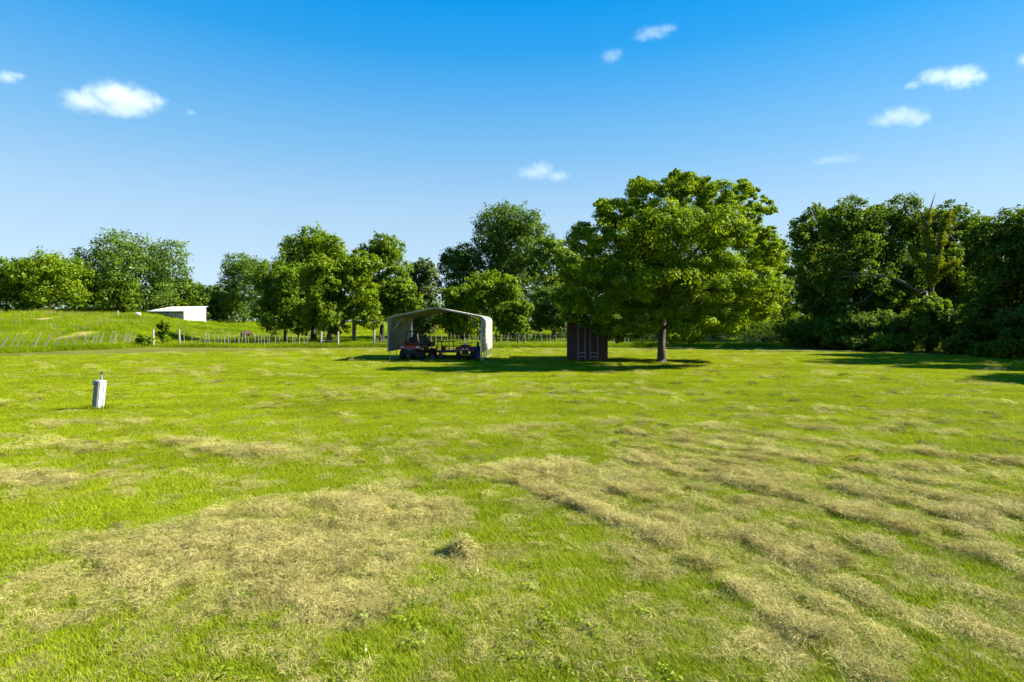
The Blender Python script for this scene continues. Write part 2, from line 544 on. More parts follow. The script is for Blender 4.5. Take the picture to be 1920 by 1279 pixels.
def build_ground():
    ang = np.concatenate([np.radians(np.linspace(-50, 50, 331)), np.radians(np.linspace(54, 306, 43))])
    r1 = np.geomspace(1.6, 62, 300); r2 = np.geomspace(62, 4000, 62)[1:]
    rad = np.concatenate([[0.4, .9], r1, r2])
    A, Q = np.meshgrid(ang, rad)
    x = np.sin(A) * Q; y = np.cos(A) * Q
    z = terrain(x, y)
    front = smooth(.2, 1.5, y)
    hay, pile = hay_fields(x, np.maximum(y, .5))
    hay = hay * front; pile = pile * front
    z = z + pile * .8
    z = np.where(Q > 500, z * smooth(2500, 500, Q), z)
    past = smooth(53.5, 55.5, y + (fbm(x / 2, y / 2, 3, 2) - .5) * 2 + smooth(-34, -40, x) * 12)
    sx, sy = -47.5, 62.0
    dd = np.hypot((x - sx) * .95 + (y - sy) * .30, (y - sy) * .36) + (fbm(x * .8, y * .8, 8, 3) - .5) * 2.2
    sand = smooth(1.9, 1.2, dd)
    strip = bank_strip(x, y)
    sand = np.maximum(sand, strip * .7)
    wx = x - (23 + (55 - y) * .55)
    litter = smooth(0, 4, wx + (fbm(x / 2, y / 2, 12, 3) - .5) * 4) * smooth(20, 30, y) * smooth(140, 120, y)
    nr, na = Q.shape
    co = np.stack([x, y, z], -1).reshape(-1, 3)
    i = np.arange(nr - 1)[:, None]; j = np.arange(na)[None, :]
    j2 = (j + 1) % na
    q = np.stack([i * na + j, i * na + j2, (i + 1) * na + j2, (i + 1) * na + j], -1).reshape(-1, 4)[:, ::-1]
    cid = len(co)
    co = np.vstack([co, [[0, 0, 0]]])
    tri = [(cid, int((k + 1) % na), k) for k in range(na)][::1]
    me = bpy.data.meshes.new('ground')
    faces = [tuple(f) for f in q.tolist()] + [t[::-1] for t in tri]
    me.from_pydata(co.tolist(), [], faces)
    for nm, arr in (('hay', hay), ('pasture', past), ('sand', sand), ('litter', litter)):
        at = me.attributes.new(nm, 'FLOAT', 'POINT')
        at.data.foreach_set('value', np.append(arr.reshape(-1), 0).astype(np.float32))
    me.polygons.foreach_set('use_smooth', [True] * len(me.polygons))
    me.update()
    o = link_mesh('ground', me, M_GROUND)
    tag(o, kind='structure')
    return o


build_ground()


def gz(x, y):
    """ground height with the piled clippings"""
    h, p = hay_fields(np.asarray(x, float), np.maximum(np.asarray(y, float), .5))
    return terrain(x, y) + p * .8, h, p


# ------------------------------------------------------------------ leaves and trees
def leaf_mesh(name, pos, nrm, size, tone, rg, aspect=.55, fold=.18):
    n = len(pos)
    nrm = nrm / (np.linalg.norm(nrm, axis=1, keepdims=True) + 1e-9)
    t = rg.normal(size=(n, 3)); t -= nrm * np.sum(t * nrm, 1, keepdims=True)
    t /= np.linalg.norm(t, axis=1, keepdims=True) + 1e-9
    b = np.cross(nrm, t)
    s = size[:, None]
    v = np.empty((n, 4, 3), np.float32)
    v[:, 0] = pos - t * s * .5
    v[:, 1] = pos + b * s * aspect * .5 + nrm * s * fold
    v[:, 2] = pos + t * s * .5
    v[:, 3] = pos - b * s * aspect * .5 + nrm * s * fold
    me = bpy.data.meshes.new(name)
    me.vertices.add(n * 4)
    me.vertices.foreach_set('co', v.reshape(-1))
    me.loops.add(n * 4)
    me.loops.foreach_set('vertex_index', np.arange(n * 4, dtype=np.int32))
    me.polygons.add(n)
    me.polygons.foreach_set('loop_start', np.arange(0, n * 4, 4, dtype=np.int32))
    at = me.attributes.new('tone', 'FLOAT', 'POINT')
    at.data.foreach_set('value', np.repeat(np.clip(tone, 0, 1), 4).astype(np.float32))
    me.update(calc_edges=True)
    return me


def crown_points(lobes, total, rg, clump=.34, shell=.5, flat=.8, shoots=0):
    """lobes: rows of x, y, z, rx, ry, rz. Leaves gather in clumps spread over each lobe."""
    lobes = np.asarray(lobes, float)
    area = lobes[:, 3] * lobes[:, 5]
    share = area / area.sum()
    P, N, T = [], [], []
    for L, sh in zip(lobes, share):
        nl = max(12, int(total * sh))
        nc = max(5, int(9 + 16 * min(1.5, L[3])))
        per = max(3, nl // nc)
        d = rg.normal(size=(nc, 3)); d /= np.linalg.norm(d, axis=1, keepdims=True)
        rr = (shell + (.96 - shell) * rg.random(nc) ** .6)[:, None]
        cc = L[:3] + d * L[3:6] * rr
        cr = clump * L[3:6].mean() * (.65 + .7 * rg.random(nc))
        ct = rg.normal(.42, .24, nc)
        dd = rg.normal(size=(nc, per, 3)); dd /= np.linalg.norm(dd, axis=2, keepdims=True)
        q = rg.random((nc, per, 1)) ** .45
        p = cc[:, None] + dd * q * cr[:, None, None] * np.array([1.1, 1.1, flat])
        nn = dd * .75 + d[:, None] * .5 + rg.normal(size=(nc, per, 3)) * .55 + np.array([0, 0, .25])
        P.append(p.reshape(-1, 3)); N.append(nn.reshape(-1, 3))
        T.append((ct[:, None] + rg.normal(0, .13, (nc, per))).reshape(-1))
    # shoots that stick out of the outline
    if shoots:
        c0 = np.average(lobes[:, :3], axis=0, weights=lobes[:, 3])
        for k in range(shoots):
            L = lobes[rg.integers(len(lobes))]
            d = (L[:3] - c0) + rg.normal(size=3) * L[3] * .9
            d /= np.linalg.norm(d) + 1e-9
            if d[2] < -.35: d[2] = abs(d[2]) * .3
            ln = L[3] * rg.uniform(.28, .5)
            n = max(20, int(total / 2600))
            t = rg.random(n)
            base = L[:3] + d * L[3:6] * .82
            bend = np.array([rg.normal(0, .2), rg.normal(0, .2), rg.uniform(-.25, .3)])
            w = ln * .20 * (1 - .75 * t)
            p = base + d * (t * ln)[:, None] + bend * (t * t * ln)[:, None] + rg.normal(size=(n, 3)) * w[:, None]
            P.append(p); N.append(rg.normal(size=(n, 3)) + d * .3 + np.array([0, 0, .4])); T.append(rg.normal(.55, .16, n))
    return np.vstack(P), np.vstack(N), np.concatenate(T)


def auto_lobes(rg, hw, zb, zt, n=16, depth=.85, top=.55):
    """an irregular broad crown between heights zb and zt"""
    out = []
    zc = zb + (zt - zb) * top; hz = (zt - zb) * .5
    for k in range(n):
        u = rg.random(); a = 2 * math.pi * (k * .618 + rg.random() * .25)
        zz = -.95 + 1.75 * ((k + .5) / n)
        w = math.sqrt(max(0.05, 1 - (zz * .93) ** 2))
        if zz < 0: w = max(w, .72)
        rad = w * (.50 + .32 * u)
        r = hw * (.26 + .16 * rg.random())
        out.append((math.cos(a) * rad * hw, math.sin(a) * rad * hw * depth, zc - (top - .5) * (zt - zb) + zz * hz * .88, r * 1.1, r * 1.0, min(r * .85, hz * .5)))
    # the top has a leader of its own so that the outline peaks where the photograph's does
    r = hw * .44
    q = min(r * .8, hz * .45)
    for dx, dz in ((rg.uniform(-.12, .12), 0), (-.42, -.14), (.42, -.14), (rg.uniform(-.3, .3), -.3)):
        out.append((hw * dx, hw * rg.uniform(-.2, .2), zt - q * 1.02 + dz * hz, r, r, q))
    out.append((0, 0, zb + (zt - zb) * .52, hw * .60, hw * .5, hz * .62))
    return out


def trunk_mesh(name, h, r, lobes, rg, limbs=7, lean=0.0, n=8):
    mb = MB()
    pts, rad = [], []
    for k in range(6):
        t = k / 5
        pts.append((lean * t + rg.normal(0, .03) * h * .12 * t, rg.normal(0, .02) * h * .12 * t, -.15 + (h + .15) * t))
        rad.append(r * (1.45 if k == 0 else 1.0 - .55 * t))
    mb.tube(pts, rad, n)
    L = sorted(lobes, key=lambda q: -q[3])[:limbs]
    for q in L:
        t0 = .45 + .5 * rg.random()
        i = min(4, int(t0 * 5)); f = t0 * 5 - i
        a = Vector(pts[i]).lerp(Vector(pts[i + 1]), f)
        e = Vector(q[:3])
        mid = a.lerp(e, .5) + Vector((rg.normal(0, .12), rg.normal(0, .12), .12 * (e - a).length))
        r0 = r * (.5 - .2 * t0)
        mb.tube([a, a.lerp(mid, .6), mid, mid.lerp(e, .6), e], [r0, r0 * .85, r0 * .62, r0 * .42, r0 * .2], 5)
    return mb.mesh(name, True)


def tree(label, px, hw, top, d, pal, seed, bot=None, leaves=9000, size=None, nl=16, cat='tree', name='tree', group=None, trunk_r=None,
         clump=.34, trunk_px=None, lobes=None, bark=None, base=None, flat=.8, shell=.5):
    rg = np.random.default_rng(seed)
    x = xat(px, d); z0 = tz(x, d) if base is None else base
    k = d / F_PX
    H = zat(top, d) - z0
    w = hw * k
    zb = (zat(bot, d) - z0) if bot else H * .16
    zb = max(zb, .05 * H)
    if lobes is None:
        lobes = auto_lobes(rg, w, zb, H, nl)
    o = empty(name, (x, d, z0), 0, label, cat, group)
    P, N, T = crown_points(lobes, int(leaves * 1.40), rg, clump, shell, flat, 26)
    keep = P[:, 2] > .03
    P, N, T = P[keep], N[keep], T[keep]
    s = (size or max(.11, d * .0034)) * 1.36
    sz = s * (.65 + .7 * rg.random(len(P)))
    me = leaf_mesh('crown', P, N, sz, T, rg)
    link_mesh('crown', me, LEAF[pal], o)
    tx = 0 if trunk_px is None else xat(trunk_px, d) - x
    tm = trunk_mesh('trunk', H * .62, trunk_r or H * .022, [(q[0] - tx, q[1], q[2]) + tuple(q[3:]) for q in lobes], rg)
    link_mesh('trunk', tm, bark or M_BARK, o, (tx, 0, 0))
    return o


# --- the big tree on the lawn, its lobes read from the photograph
def main_tree():
    d = CAM_H * F_PX / (682 - HY); x = xat(1240, d); k = d / F_PX
    rg = np.random.default_rng(101)
    spec = [(1285, 350, 36), (1262, 345, 26), (1312, 352, 28), (1210, 368, 40), (1195, 350, 18), (1340, 368, 38), (1150, 400, 36), (1135, 385, 20), (1390, 358, 24), (1392, 342, 12),
            (1425, 385, 22), (1424, 360, 12), (1446, 396, 11), (1398, 405, 26), (1425, 432, 24), (1442, 455, 22), (1375, 385, 26), (1455, 500, 22), (1462, 560, 18), (1110, 450, 40), (1090, 432, 20), (1180, 440, 58), (1260, 430, 66), (1340, 430, 58), (1392, 440, 38), (1435, 478, 34),
            (1090, 510, 40), (1150, 520, 62), (1240, 520, 72), (1330, 520, 68), (1408, 530, 52), (1452, 535, 32), (1085, 568, 36), (1150, 588, 46),
            (1220, 590, 48), (1300, 590, 52), (1370, 583, 48), (1425, 575, 36), (1455, 580, 18), (1340, 614, 18), (1385, 618, 14), (1190, 614, 24), (1110, 598, 28), (1165, 632, 16), (1085, 590, 26), (1120, 612, 24), (1140, 625, 18), (1060, 560, 18), (1295, 632, 18), (1265, 634, 13), (1070, 545, 22)]
    lobes = []
    Rm = 6.0
    cx, cz = xat(1265, d) - x, zat(480, d)
    for px, py, r in spec:
        lx, lz, lr = xat(1265 + (px - 1265) * (.985 if px > 1265 else 1.0), d) - x, zat(py, d), r * k * .95
        q = math.hypot((lx - cx) / 6.4, (lz - cz) / 5.2)
        dep = math.sqrt(max(0.0, 1 - min(1, q) ** 2)) * 5.6
        for sg in ((0,) if dep < 1.2 else (-1, 1)):
            dy = sg * dep * rg.uniform(.62, .85) + (rg.uniform(-.7, .7) if sg == 0 else 0)
            f = (d + dy) / d                                # a nearer bough of the same apparent size is smaller and lower
            lobes.append(((lx + x) * f - x + rg.normal(0, .12), dy, CAM_H + (lz - CAM_H) * f, lr * f, lr * f * .97, lr * f * .8))
    lobes.append((cx, 0, cz, 3.2, 3.0, 2.6))
    o = empty('shade_tree', (x, d, tz(x, d)), 0, 'large bright green spreading tree standing alone on the lawn beside the dark red shed', 'tree')
    P, N, T = crown_points(lobes, 265000, rg, .32, .5, .72, 60)
    keep = P[:, 2] > .9
    P, N, T = P[keep], N[keep], T[keep]
    # feathery outer shoots
    me = leaf_mesh('crown', P, N, .142 * (.6 + .7 * rg.random(len(P))), T, rg)
    link_mesh('crown', me, LEAF['bright'], o)
    mb = MB()
    mb.tube([(0, 0, -.2), (.0, 0, .05), (.01, 0, .3), (.02, .02, 1.2), (.05, .0, 2.2), (.1, .03, 3.6), (.12, 0, 5.5), (.2, 0, 7.6)],
            [.42, .34, .24, .205, .20, .17, .12, .05], 12)
    for a in range(6):
        an = a * 1.05 + .3
        mb.tube([(0, 0, .22), (math.cos(an) * .28, math.sin(an) * .28, .06), (math.cos(an) * .55, math.sin(an) * .55, -.08)], [.13, .09, .03], 6)
    for q in sorted(lobes, key=lambda q: -q[3])[1:26]:
        z0 = rg.uniform(1.9, 4.6)
        a = Vector((.06, 0, z0)); e = Vector(q[:3])
        m = a.lerp(e, .5) + Vector((0, 0, .5))
        mb.tube([a, a.lerp(m, .5), m, m.lerp(e, .6), e], [.095, .08, .06, .04, .015], 6)
    mb.build('trunk', M_BARK, o, smooth_=True)
    return o


main_tree()

# --- far left trees on the bank
LG = 'trees along the far edge of the left field'
tree('mid green broad tree with a bare dark trunk showing, left of the tallest bank tree', 92, 72, 474, 104, 'yellow', 201, 572, 9000, .34, 16, group=LG, trunk_px=97, trunk_r=.45)
tree('dark tree cut by the left edge of the picture, on the bank', 12, 55, 484, 106, 'mid', 202, 572, 7000, .34, 14, group=LG)
tree('small low tree filling the gap left of the tallest bank tree', 148, 36, 502, 112, 'mid', 203, 570, 4500, .34, 12, group=LG)
tree('tallest tree on the left bank, open crowned, behind and left of the white barn', 252, 98, 440, 116, 'dark', 204, 578, 14000, .36, 24, group=LG, trunk_r=.5)
tree('low rounded tree in front of the foot of the tallest bank tree', 215, 44, 520, 111, 'mid', 205, 580, 5000, .34, 12, group=LG)
tree('broad low green tree right behind the white barn', 330, 52, 516, 124, 'mid', 206, 588, 6000, .36, 13, group=LG)
tree('low distant tree in the gap right of the white barn', 384, 40, 536, 140, 'dark', 207, 596, 4000, .38, 12, group=LG)
tree('tall dark tree standing right of the white barn, left of the fenceside grove', 458, 54, 473, 131, 'dark', 208, 596, 9000, .34, 18, group=LG)
tree('dark low tree between the white barn and the tall dark tree', 418, 30, 548, 136, 'dark', 209, 600, 3500, .36, 10, group=LG)
tree('dark tree behind the left edge trees on the bank', 48, 60, 492, 122, 'dark', 210, 575, 5000, .38, 12, group=LG)

# --- the grove just behind the middle fence
GG = 'trees of the grove behind the middle fence'
tree('low spreading dark green tree at the left end of the fenceside grove', 535, 66, 488, 66, 'mid', 221, 622, 13000, .23, 18, group=GG)
tree('tallest tree of the fenceside grove, with a rounded bright crown', 588, 72, 424, 70, 'yellow', 222, 610, 17000, .23, 22, group=GG, trunk_r=.32)
tree('bright yellow green tree with a dark trunk in the fenceside grove', 608, 52, 478, 59.5, 'yellow', 223, 632, 12000, .20, 16, group=GG, trunk_px=617, trunk_r=.30)
tree('bright yellow green tree with a pale trunk leaning right in the fenceside grove', 672, 52, 466, 60.5, 'yellow', 224, 618, 12000, .20, 16, group=GG, trunk_px=664, trunk_r=.26, bark=M_BARK_L)
tree('tall green tree at the right of the fenceside grove', 716, 56, 438, 68, 'mid', 225, 600, 14000, .22, 20, group=GG)
tree('dark bushy tree low behind the trunks of the fenceside grove', 560, 70, 545, 78, 'dark', 226, 622, 9000, .26, 14, group=GG)
tree('thin grey green cedar between the grove and the tall tree behind the carport', 792, 34, 484, 74, 'grey', 227, 640, 11000, .22, 22, group=GG)
tree('green tree filling the right lower side of the fenceside grove', 746, 42, 520, 64, 'mid', 228, 604, 9000, .21, 14, group=GG)

# --- behind the carport
HG = 'trees behind the carport'
tree('very tall dark oak rising behind the carport', 958, 78, 382, 84, 'dark', 241, 560, 20000, .26, 28, group=HG, trunk_r=.45)
tree('lower left shoulder tree of dark foliage beside the tall oak', 868, 50, 456, 82, 'dark', 242, 600, 9000, .26, 16, group=HG)
tree('green tree right of the tall oak, left of the shade tree', 1040, 48, 436, 78, 'mid', 243, 630, 12000, .25, 18, group=HG)
tree('light yellow green young tree above the right half of the carport roof', 930, 56, 508, 63, 'yellow', 244, 630, 11000, .21, 16, group=HG)
tree('pale green young tree left above the carport peak', 870, 46, 530, 66, 'yellow', 245, 632, 8000, .21, 14, group=HG)
tree('bushy green tree with hanging branches right of the carport wall', 970, 34, 560, 58.5, 'mid', 246, 640, 7000, .20, 12, group=HG)
tree('dark tree low behind the open carport', 868, 46, 570, 72, 'dark', 247, 646, 8000, .23, 13, group=HG)
tree('dark shaded tree between the carport and the shed', 1040, 52, 530, 72, 'dark', 248, 648, 9000, .23, 14, group=HG)
tree('dark tree seen through the carport above the parked vehicle', 778, 20, 590, 66, 'dark', 249, 640, 3000, .21, 8, group=HG)

# --- behind the shade tree
BG = 'trees far behind the shade tree'
tree('dark tree behind the dark red shed', 1110, 66, 462, 86, 'dark', 261, 648, 9000, .28, 14, group=BG)
tree('dark tree directly behind the shade tree trunk', 1225, 80, 470, 84, 'dark', 262, 648, 9000, .28, 14, group=BG)
tree('dark tree behind the right half of the shade tree', 1340, 80, 465, 78, 'dark', 263, 650, 9000, .27, 14, group=BG)
tree('dark tree showing past the right edge of the shade tree', 1440, 58, 436, 66, 'wood', 264, 655, 11000, .23, 16, group=BG)

# --- the right hand wood
WG = 'trees of the dark wood at the right'
tree('open branched tree at the left end of the dark wood', 1530, 58, 388, 56, 'wood', 281, 640, 15000, .20, 20, group=WG)
tree('broad rounded tree, second from the left end of the dark wood', 1602, 72, 368, 52, 'wood', 282, 640, 19000, .19, 24, group=WG)
tree('tall full tree just left of the ivy covered dead trunk', 1682, 66, 366, 53, 'wood', 283, 640, 18000, .19, 24, group=WG)
tree('tree behind the ivy covered dead trunk, its crown right of it', 1772, 62, 374, 54, 'wood', 284, 640, 17000, .19, 22, group=WG)
tree('small topped tree in the dip of the skyline right of the ivy covered dead trunk', 1832, 46, 402, 54, 'wood', 285, 645, 12000, .17, 16, group=WG)
tree('nearest dark tree of the wood, left of the picture edge', 1892, 78, 392, 41, 'wood', 286, 660, 22000, .155, 24, group=WG)
tree('dark tree of the wood cut by the right edge of the picture', 1985, 90, 366, 39, 'wood', 287, 660, 20000, .15, 22, group=WG)
tree('dark back tree seen low through the left of the wood', 1560, 70, 450, 68, 'dark', 288, 650, 8000, .24, 13, group=WG)
tree('dark back tree seen low through the middle of the wood', 1670, 76, 450, 66, 'dark', 289, 650, 8000, .24, 13, group=WG)
tree('dark back tree seen low through the right of the wood', 1790, 76, 450, 62, 'dark', 290, 650, 8000, .22, 13, group=WG)

SG = 'shrubs along the foot of the dark wood'
shr = [
    (1500, 42, 600, 54, 'wood', 'low dark shrub at the left end of the wood behind the stake fence'),
    (1560, 48, 592, 51, 'wood', 'dark shrub right of the last fence stakes'),
    (1622, 46, 585, 49, 'dark', 'dark rounded shrub under the bare dead branches'),
    (1672, 40, 628, 46, 'mid', 'small lighter shrub low at the lawn edge'),
    (1700, 50, 580, 48, 'dark', 'dark shrub left of the sunlit sapling'),
    (1745, 40, 552, 45, 'mid', 'sunlit green sapling under the ivy covered dead trunk'),
    (1790, 48, 570, 45, 'dark', 'dark shrub right of the sunlit sapling'),
    (1812, 40, 632, 42, 'wood', 'low shrub at the lawn edge in the wood shade'),
    (1850, 54, 560, 42, 'dark', 'tall dark shrub under the nearest wood tree'),
    (1880, 52, 640, 37.5, 'wood', 'low leafy shrub nearest the lawn at the right'),
    (1930, 60, 570, 38, 'dark', 'dark shrub cut by the right edge of the picture'),
    (1722, 40, 604, 50, 'dark', 'dark shrub behind and left of the sunlit sapling'),
    (1768, 36, 610, 50, 'dark', 'dark shrub behind and right of the sunlit sapling'),
    (1590, 40, 630, 49, 'dark', 'flat dark shrub low beside the lawn, left half of the wood'),
]
for k, (px, hw, top, d, pal, lab) in enumerate(shr):
    base_y = HY + CAM_H * F_PX / d
    tree(lab, px, hw, top, d, pal, 300 + k, base_y - 2, 5500, .155, 12, cat='shrub', name='shrub', group=SG, trunk_r=.05)

# --- low growth that closes the foot of the wood
def undergrowth():
    rg = np.random.default_rng(505)
    lob = []
    for k in range(95):
        px = 1475 + 520 * k / 94 + rg.normal(0, 6)
        d = np.interp(px, [1475, 1600, 1760, 1990], [54.5, 49.5, 46.5, 37.5]) + abs(rg.normal(.8, .7))
        x = xat(px, d); h = rg.uniform(.35, .95); r = rg.uniform(.5, 1.0)
        lob.append((x, d, tz(x, d) + h * .45, r, r, h * .6))
    for k in range(60):                                     # taller dark growth in the shade beyond the far fence
        px = 1085 + 410 * k / 59 + rg.normal(0, 5); d = rg.uniform(66, 74); x = xat(px, d); h = rg.uniform(2.2, 4.2)
        lob.append((x, d, tz(x, d) + h * .5, 1.5, 1.2, h * .55))
    for k in range(16):
        px = 1400 + 110 * k / 15 + rg.normal(0, 5); d = rg.uniform(58, 63); x = xat(px, d); h = rg.uniform(2.0, 4.0)
        lob.append((x, d, tz(x, d) + h * .5, 1.2, 1.0, h * .55))
    P, N, T = crown_points(lob, 62000, rg, .40, .4, .8)
    keep = P[:, 2] > -.05
    P, N, T = P[keep], N[keep], T[keep]
    me = leaf_mesh('undergrowth', P, N, .20 * (.6 + .7 * rg.random(len(P))), T, rg)
    tag(link_mesh('undergrowth', me, LEAF['wood']), 'low dark leafy growth along the foot of the wood and beyond the far fence', 'undergrowth', kind='stuff')


undergrowth()

# --- trees outside the picture on the right: their shade falls across the lawn
src = [o for o in C.objects if o.name.startswith('tree') and o.get('group') == WG]


def copy_tree(o, parent=None):
    c = o.copy(); C.objects.link(c)
    if parent is not None: c.parent = parent
    for ch in [q for q in C.objects if q.parent == o]:
        copy_tree(ch, c)
    return c


OUT = [(35.0, 34.5, 1, .95, 1.2), (37.0, 29.5, 2, .92, 2.4), (31.2, 23.0, 5, .95, 3.9), (44, 40, 3, 1.0, .6), (45, 30, 2, 1.0, 2.0), (39, 24, 0, .9, 4.4)]
OLAB = ['first wood tree beyond the right edge of the picture', 'second wood tree beyond the right edge of the picture', 'nearest wood tree beyond the right edge, shading the lawn',
        'back wood tree beyond the right edge of the picture', 'inner wood tree beyond the right edge of the picture', 'inner wood tree nearest the viewer beyond the right edge']
for (x, y, i, s, rz), lab in zip(OUT, OLAB):
    c = copy_tree(src[i])
    c.location = (x, y, tz(x, y)); c.scale = (s, s, s); c.rotation_euler = (0, 0, rz)
    c['label'] = lab


# --- the far wood that closes the view behind everything, one mass
def far_wood():
    rg = np.random.default_rng(404)
    lob = []
    for k in range(150):
        a = R(-62 + 124 * k / 149 + rg.uniform(-.4, .4)); q = rg.uniform(150, 185)
        x, y = math.sin(a) * q, math.cos(a) * q
        r = rg.uniform(4.0, 6.5); h = rg.uniform(7, 10.5)
        z = tz(x, y)
        for zz in (.18, .55): lob.append((x + rg.normal(0, 1.5), y + rg.normal(0, 1.5), z + h * zz, r, r, h * .42))
    P, N, T = crown_points(lob, 62000, rg, .34, .5, .8)
    me = leaf_mesh('far_wood', P, N, 1.0 * (.6 + .7 * rg.random(len(P))), T, rg)
    tag(link_mesh('far_wood', me, LEAF['dark']), 'far wooded skyline behind the pasture and the nearer trees', 'wood', kind='stuff')


far_wood()


# --- dead trunk clothed in vine, and the bare fallen limb
def snag():
    d = 46.6; x0 = xat(1745, d); z0 = tz(x0, d)
    rg = np.random.default_rng(5)
    o = empty('dead_tree', (x0, d, z0), 0, 'dead forked trunk wrapped in bright ivy, bare tips above the dark wood', 'dead tree', None)

    def p(px, py, dy=0): return Vector((xat(px, d) - x0, dy, zat(py, d) - z0))
    forks = [([(1742, 655), (1745, 580), (1744, 510), (1740, 450), (1738, 420), (1744, 395), (1752, 362)], [.26, .22, .18, .13, .10, .07, .02]),
             ([(1738, 425), (1730, 400), (1722, 382), (1716, 358)], [.09, .06, .04, .015]),
             ([(1740, 440), (1724, 425), (1708, 398), (1700, 388)], [.06, .05, .03, .01]),
             ([(1748, 520), (1762, 470), (1764, 430), (1776, 405), (1780, 398)], [.16, .13, .10, .07, .03]),
             ([(1745, 520), (1732, 500), (1718, 480), (1704, 462)], [.12, .09, .07, .03]),
             ([(1750, 525), (1772, 505), (1790, 490)], [.10, .08, .04])]
    mb = MB()
    vines = []
    for pts, r in forks:
        q = [p(a, b, rg.normal(0, .2)) for a, b in pts]
        mb.tube(q, r, 7)
        vines.append((q, r))
    mb.build('trunk', M_DEAD, o, smooth_=True)
    P, N = [], []
    for i, (q, r) in enumerate(vines):
        if i in (1, 2): continue
        for a, b in zip(q[:-1], q[1:]):
            if i == 0 and b == q[-1]: continue
            n = int(1300 * (b - a).length / 1.2)
            t = rg.random(n)[:, None]
            c = np.array(a)[None] * (1 - t) + np.array(b)[None] * t
            dd = rg.normal(size=(n, 3)); dd /= np.linalg.norm(dd, axis=1, keepdims=True)
            w = (.14 + .20 * rg.random((n, 1))) * (1 + .6 * np.sin(t * 9 + i))
            P.append(c + dd * w); N.append(dd + rg.normal(size=(n, 3)) * .4)
    P = np.vstack(P); N = np.vstack(N)
    me = leaf_mesh('ivy', P, N, .13 * (.6 + .7 * rg.random(len(P))), rg.normal(.5, .2, len(P)), rg)
    link_mesh('ivy', me, LEAF['vine'], o)
    # bare broken limb hanging out to the left over the shrubs
    d2 = 46.2; xb = xat(1660, d2); zb = tz(xb, d2)

    def pb(px, py, dy=0): return Vector((xat(px, d2) - xb, dy, zat(py, d2) - zb))
    limbs = [([(1735, 548), (1715, 545), (1690, 528), (1660, 518), (1620, 512), (1572, 508)], [.10, .09, .075, .06, .04, .015]),
             ([(1660, 518), (1640, 520), (1610, 518), (1580, 520), (1556, 523)], [.05, .045, .035, .025, .01]),
             ([(1715, 545), (1696, 534), (1676, 524), (1668, 524), (1658, 540), (1634, 547)], [.06, .055, .05, .045, .03, .012]),
             ([(1720, 500), (1700, 498), (1676, 500), (1640, 502), (1610, 498)], [.04, .035, .03, .02, .01]),
             ([(1610, 518), (1598, 528), (1582, 540)], [.03, .02, .008]),
             ([(1640, 547), (1620, 562), (1595, 574)], [.03, .02, .008]),
             ([(1690, 528), (1672, 512), (1650, 500)], [.03, .02, .008]),
             ([(1735, 548), (1738, 600), (1740, 660)], [.12, .13, .15])]
    mb = MB()
    for pts, r in limbs:
        mb.tube([pb(a, b, rg.normal(0, .15)) for a, b in pts], r, 6)
    l = mb.build('bare_branch', M_DEAD, None, (xb, d2, zb), smooth_=True)
    tag(l, 'bare grey broken branches reaching left out of the dark wood', 'branch')


snag()

# --- bushes at the corner of the two left fences
BS = 'bushes by the left fence corner'
tree('taller bush beside the pale corner post, right of the weathered post', 306, 13, 602, 56, 'yellow', 330, 647, 2200, .15, 9, cat='bush', name='bush', group=BS, trunk_r=.05)
tree('small round bush against the old leaning stakes', 271, 15, 628, 54, 'yellow', 331, 650, 2000, .16, 8, cat='bush', name='bush', group=BS, trunk_r=.04)


# ------------------------------------------------------------------ fences
def stake(rg, h, r, lean=(0, 0)):
    mb = MB()
    k = rg.normal(0, .02)
    mb.tube([(0, 0, -.1), (lean[0] * .5 + k, lean[1] * .5, h * .5), (lean[0], lean[1], h)], [r, r * .95, r * .75], 5)
    return mb


def fence(label, pts, stakes, posts, wires, seed, name='stake_fence', rails=(), smat=None):
    """stakes: list of x, y, height, lean; each its own part"""
    rg = np.random.default_rng(seed)
    ox, oy = pts[0]
    o = empty(name, (ox, oy, tz(ox, oy)), 0, label, 'fence')
    z0 = tz(ox, oy)
    for (x, y, h, ln) in stakes:
        stake(rg, h, rg.uniform(.020, .034), (ln * h, rg.normal(0, .05))).build('stake', smat or M_STAKE, o, (x - ox, y - oy, tz(x, y) - z0))
    for (x, y, h, r, m) in posts:
        mb = MB(); mb.cyl((0, 0, h / 2 - .1), r, h + .2, n=10, r2=r * .92, bevel=.012)
        mb.build('post', m, o, (x - ox, y - oy, tz(x, y) - z0), (rg.normal(0, .02), rg.normal(0, .02), 0))
    for hgt in wires:
        mb = MB()
        P = []
        for (ax, ay), (bx, by) in zip(pts[:-1], pts[1:]):
            for t in np.linspace(0, 1, 14)[:-1]:
                x, y = ax + (bx - ax) * t, ay + (by - ay) * t
                P.append((x - ox, y - oy, tz(x, y) - z0 + hgt + .03 * math.sin(x * 1.3)))
        x, y = pts[-1]
        P.append((x - ox, y - oy, tz(x, y) - z0 + hgt))
        mb.tube(P, .006, 3)
        mb.build('wire', M_WIRE, o)
    for (ax, ay, az, bx, by, bz, r) in rails:
        mb = MB(); mb.tube([(ax - ox, ay - oy, az), (bx - ox, by - oy, bz)], r, 7)
        mb.build('rail', M_POST, o)
    return o


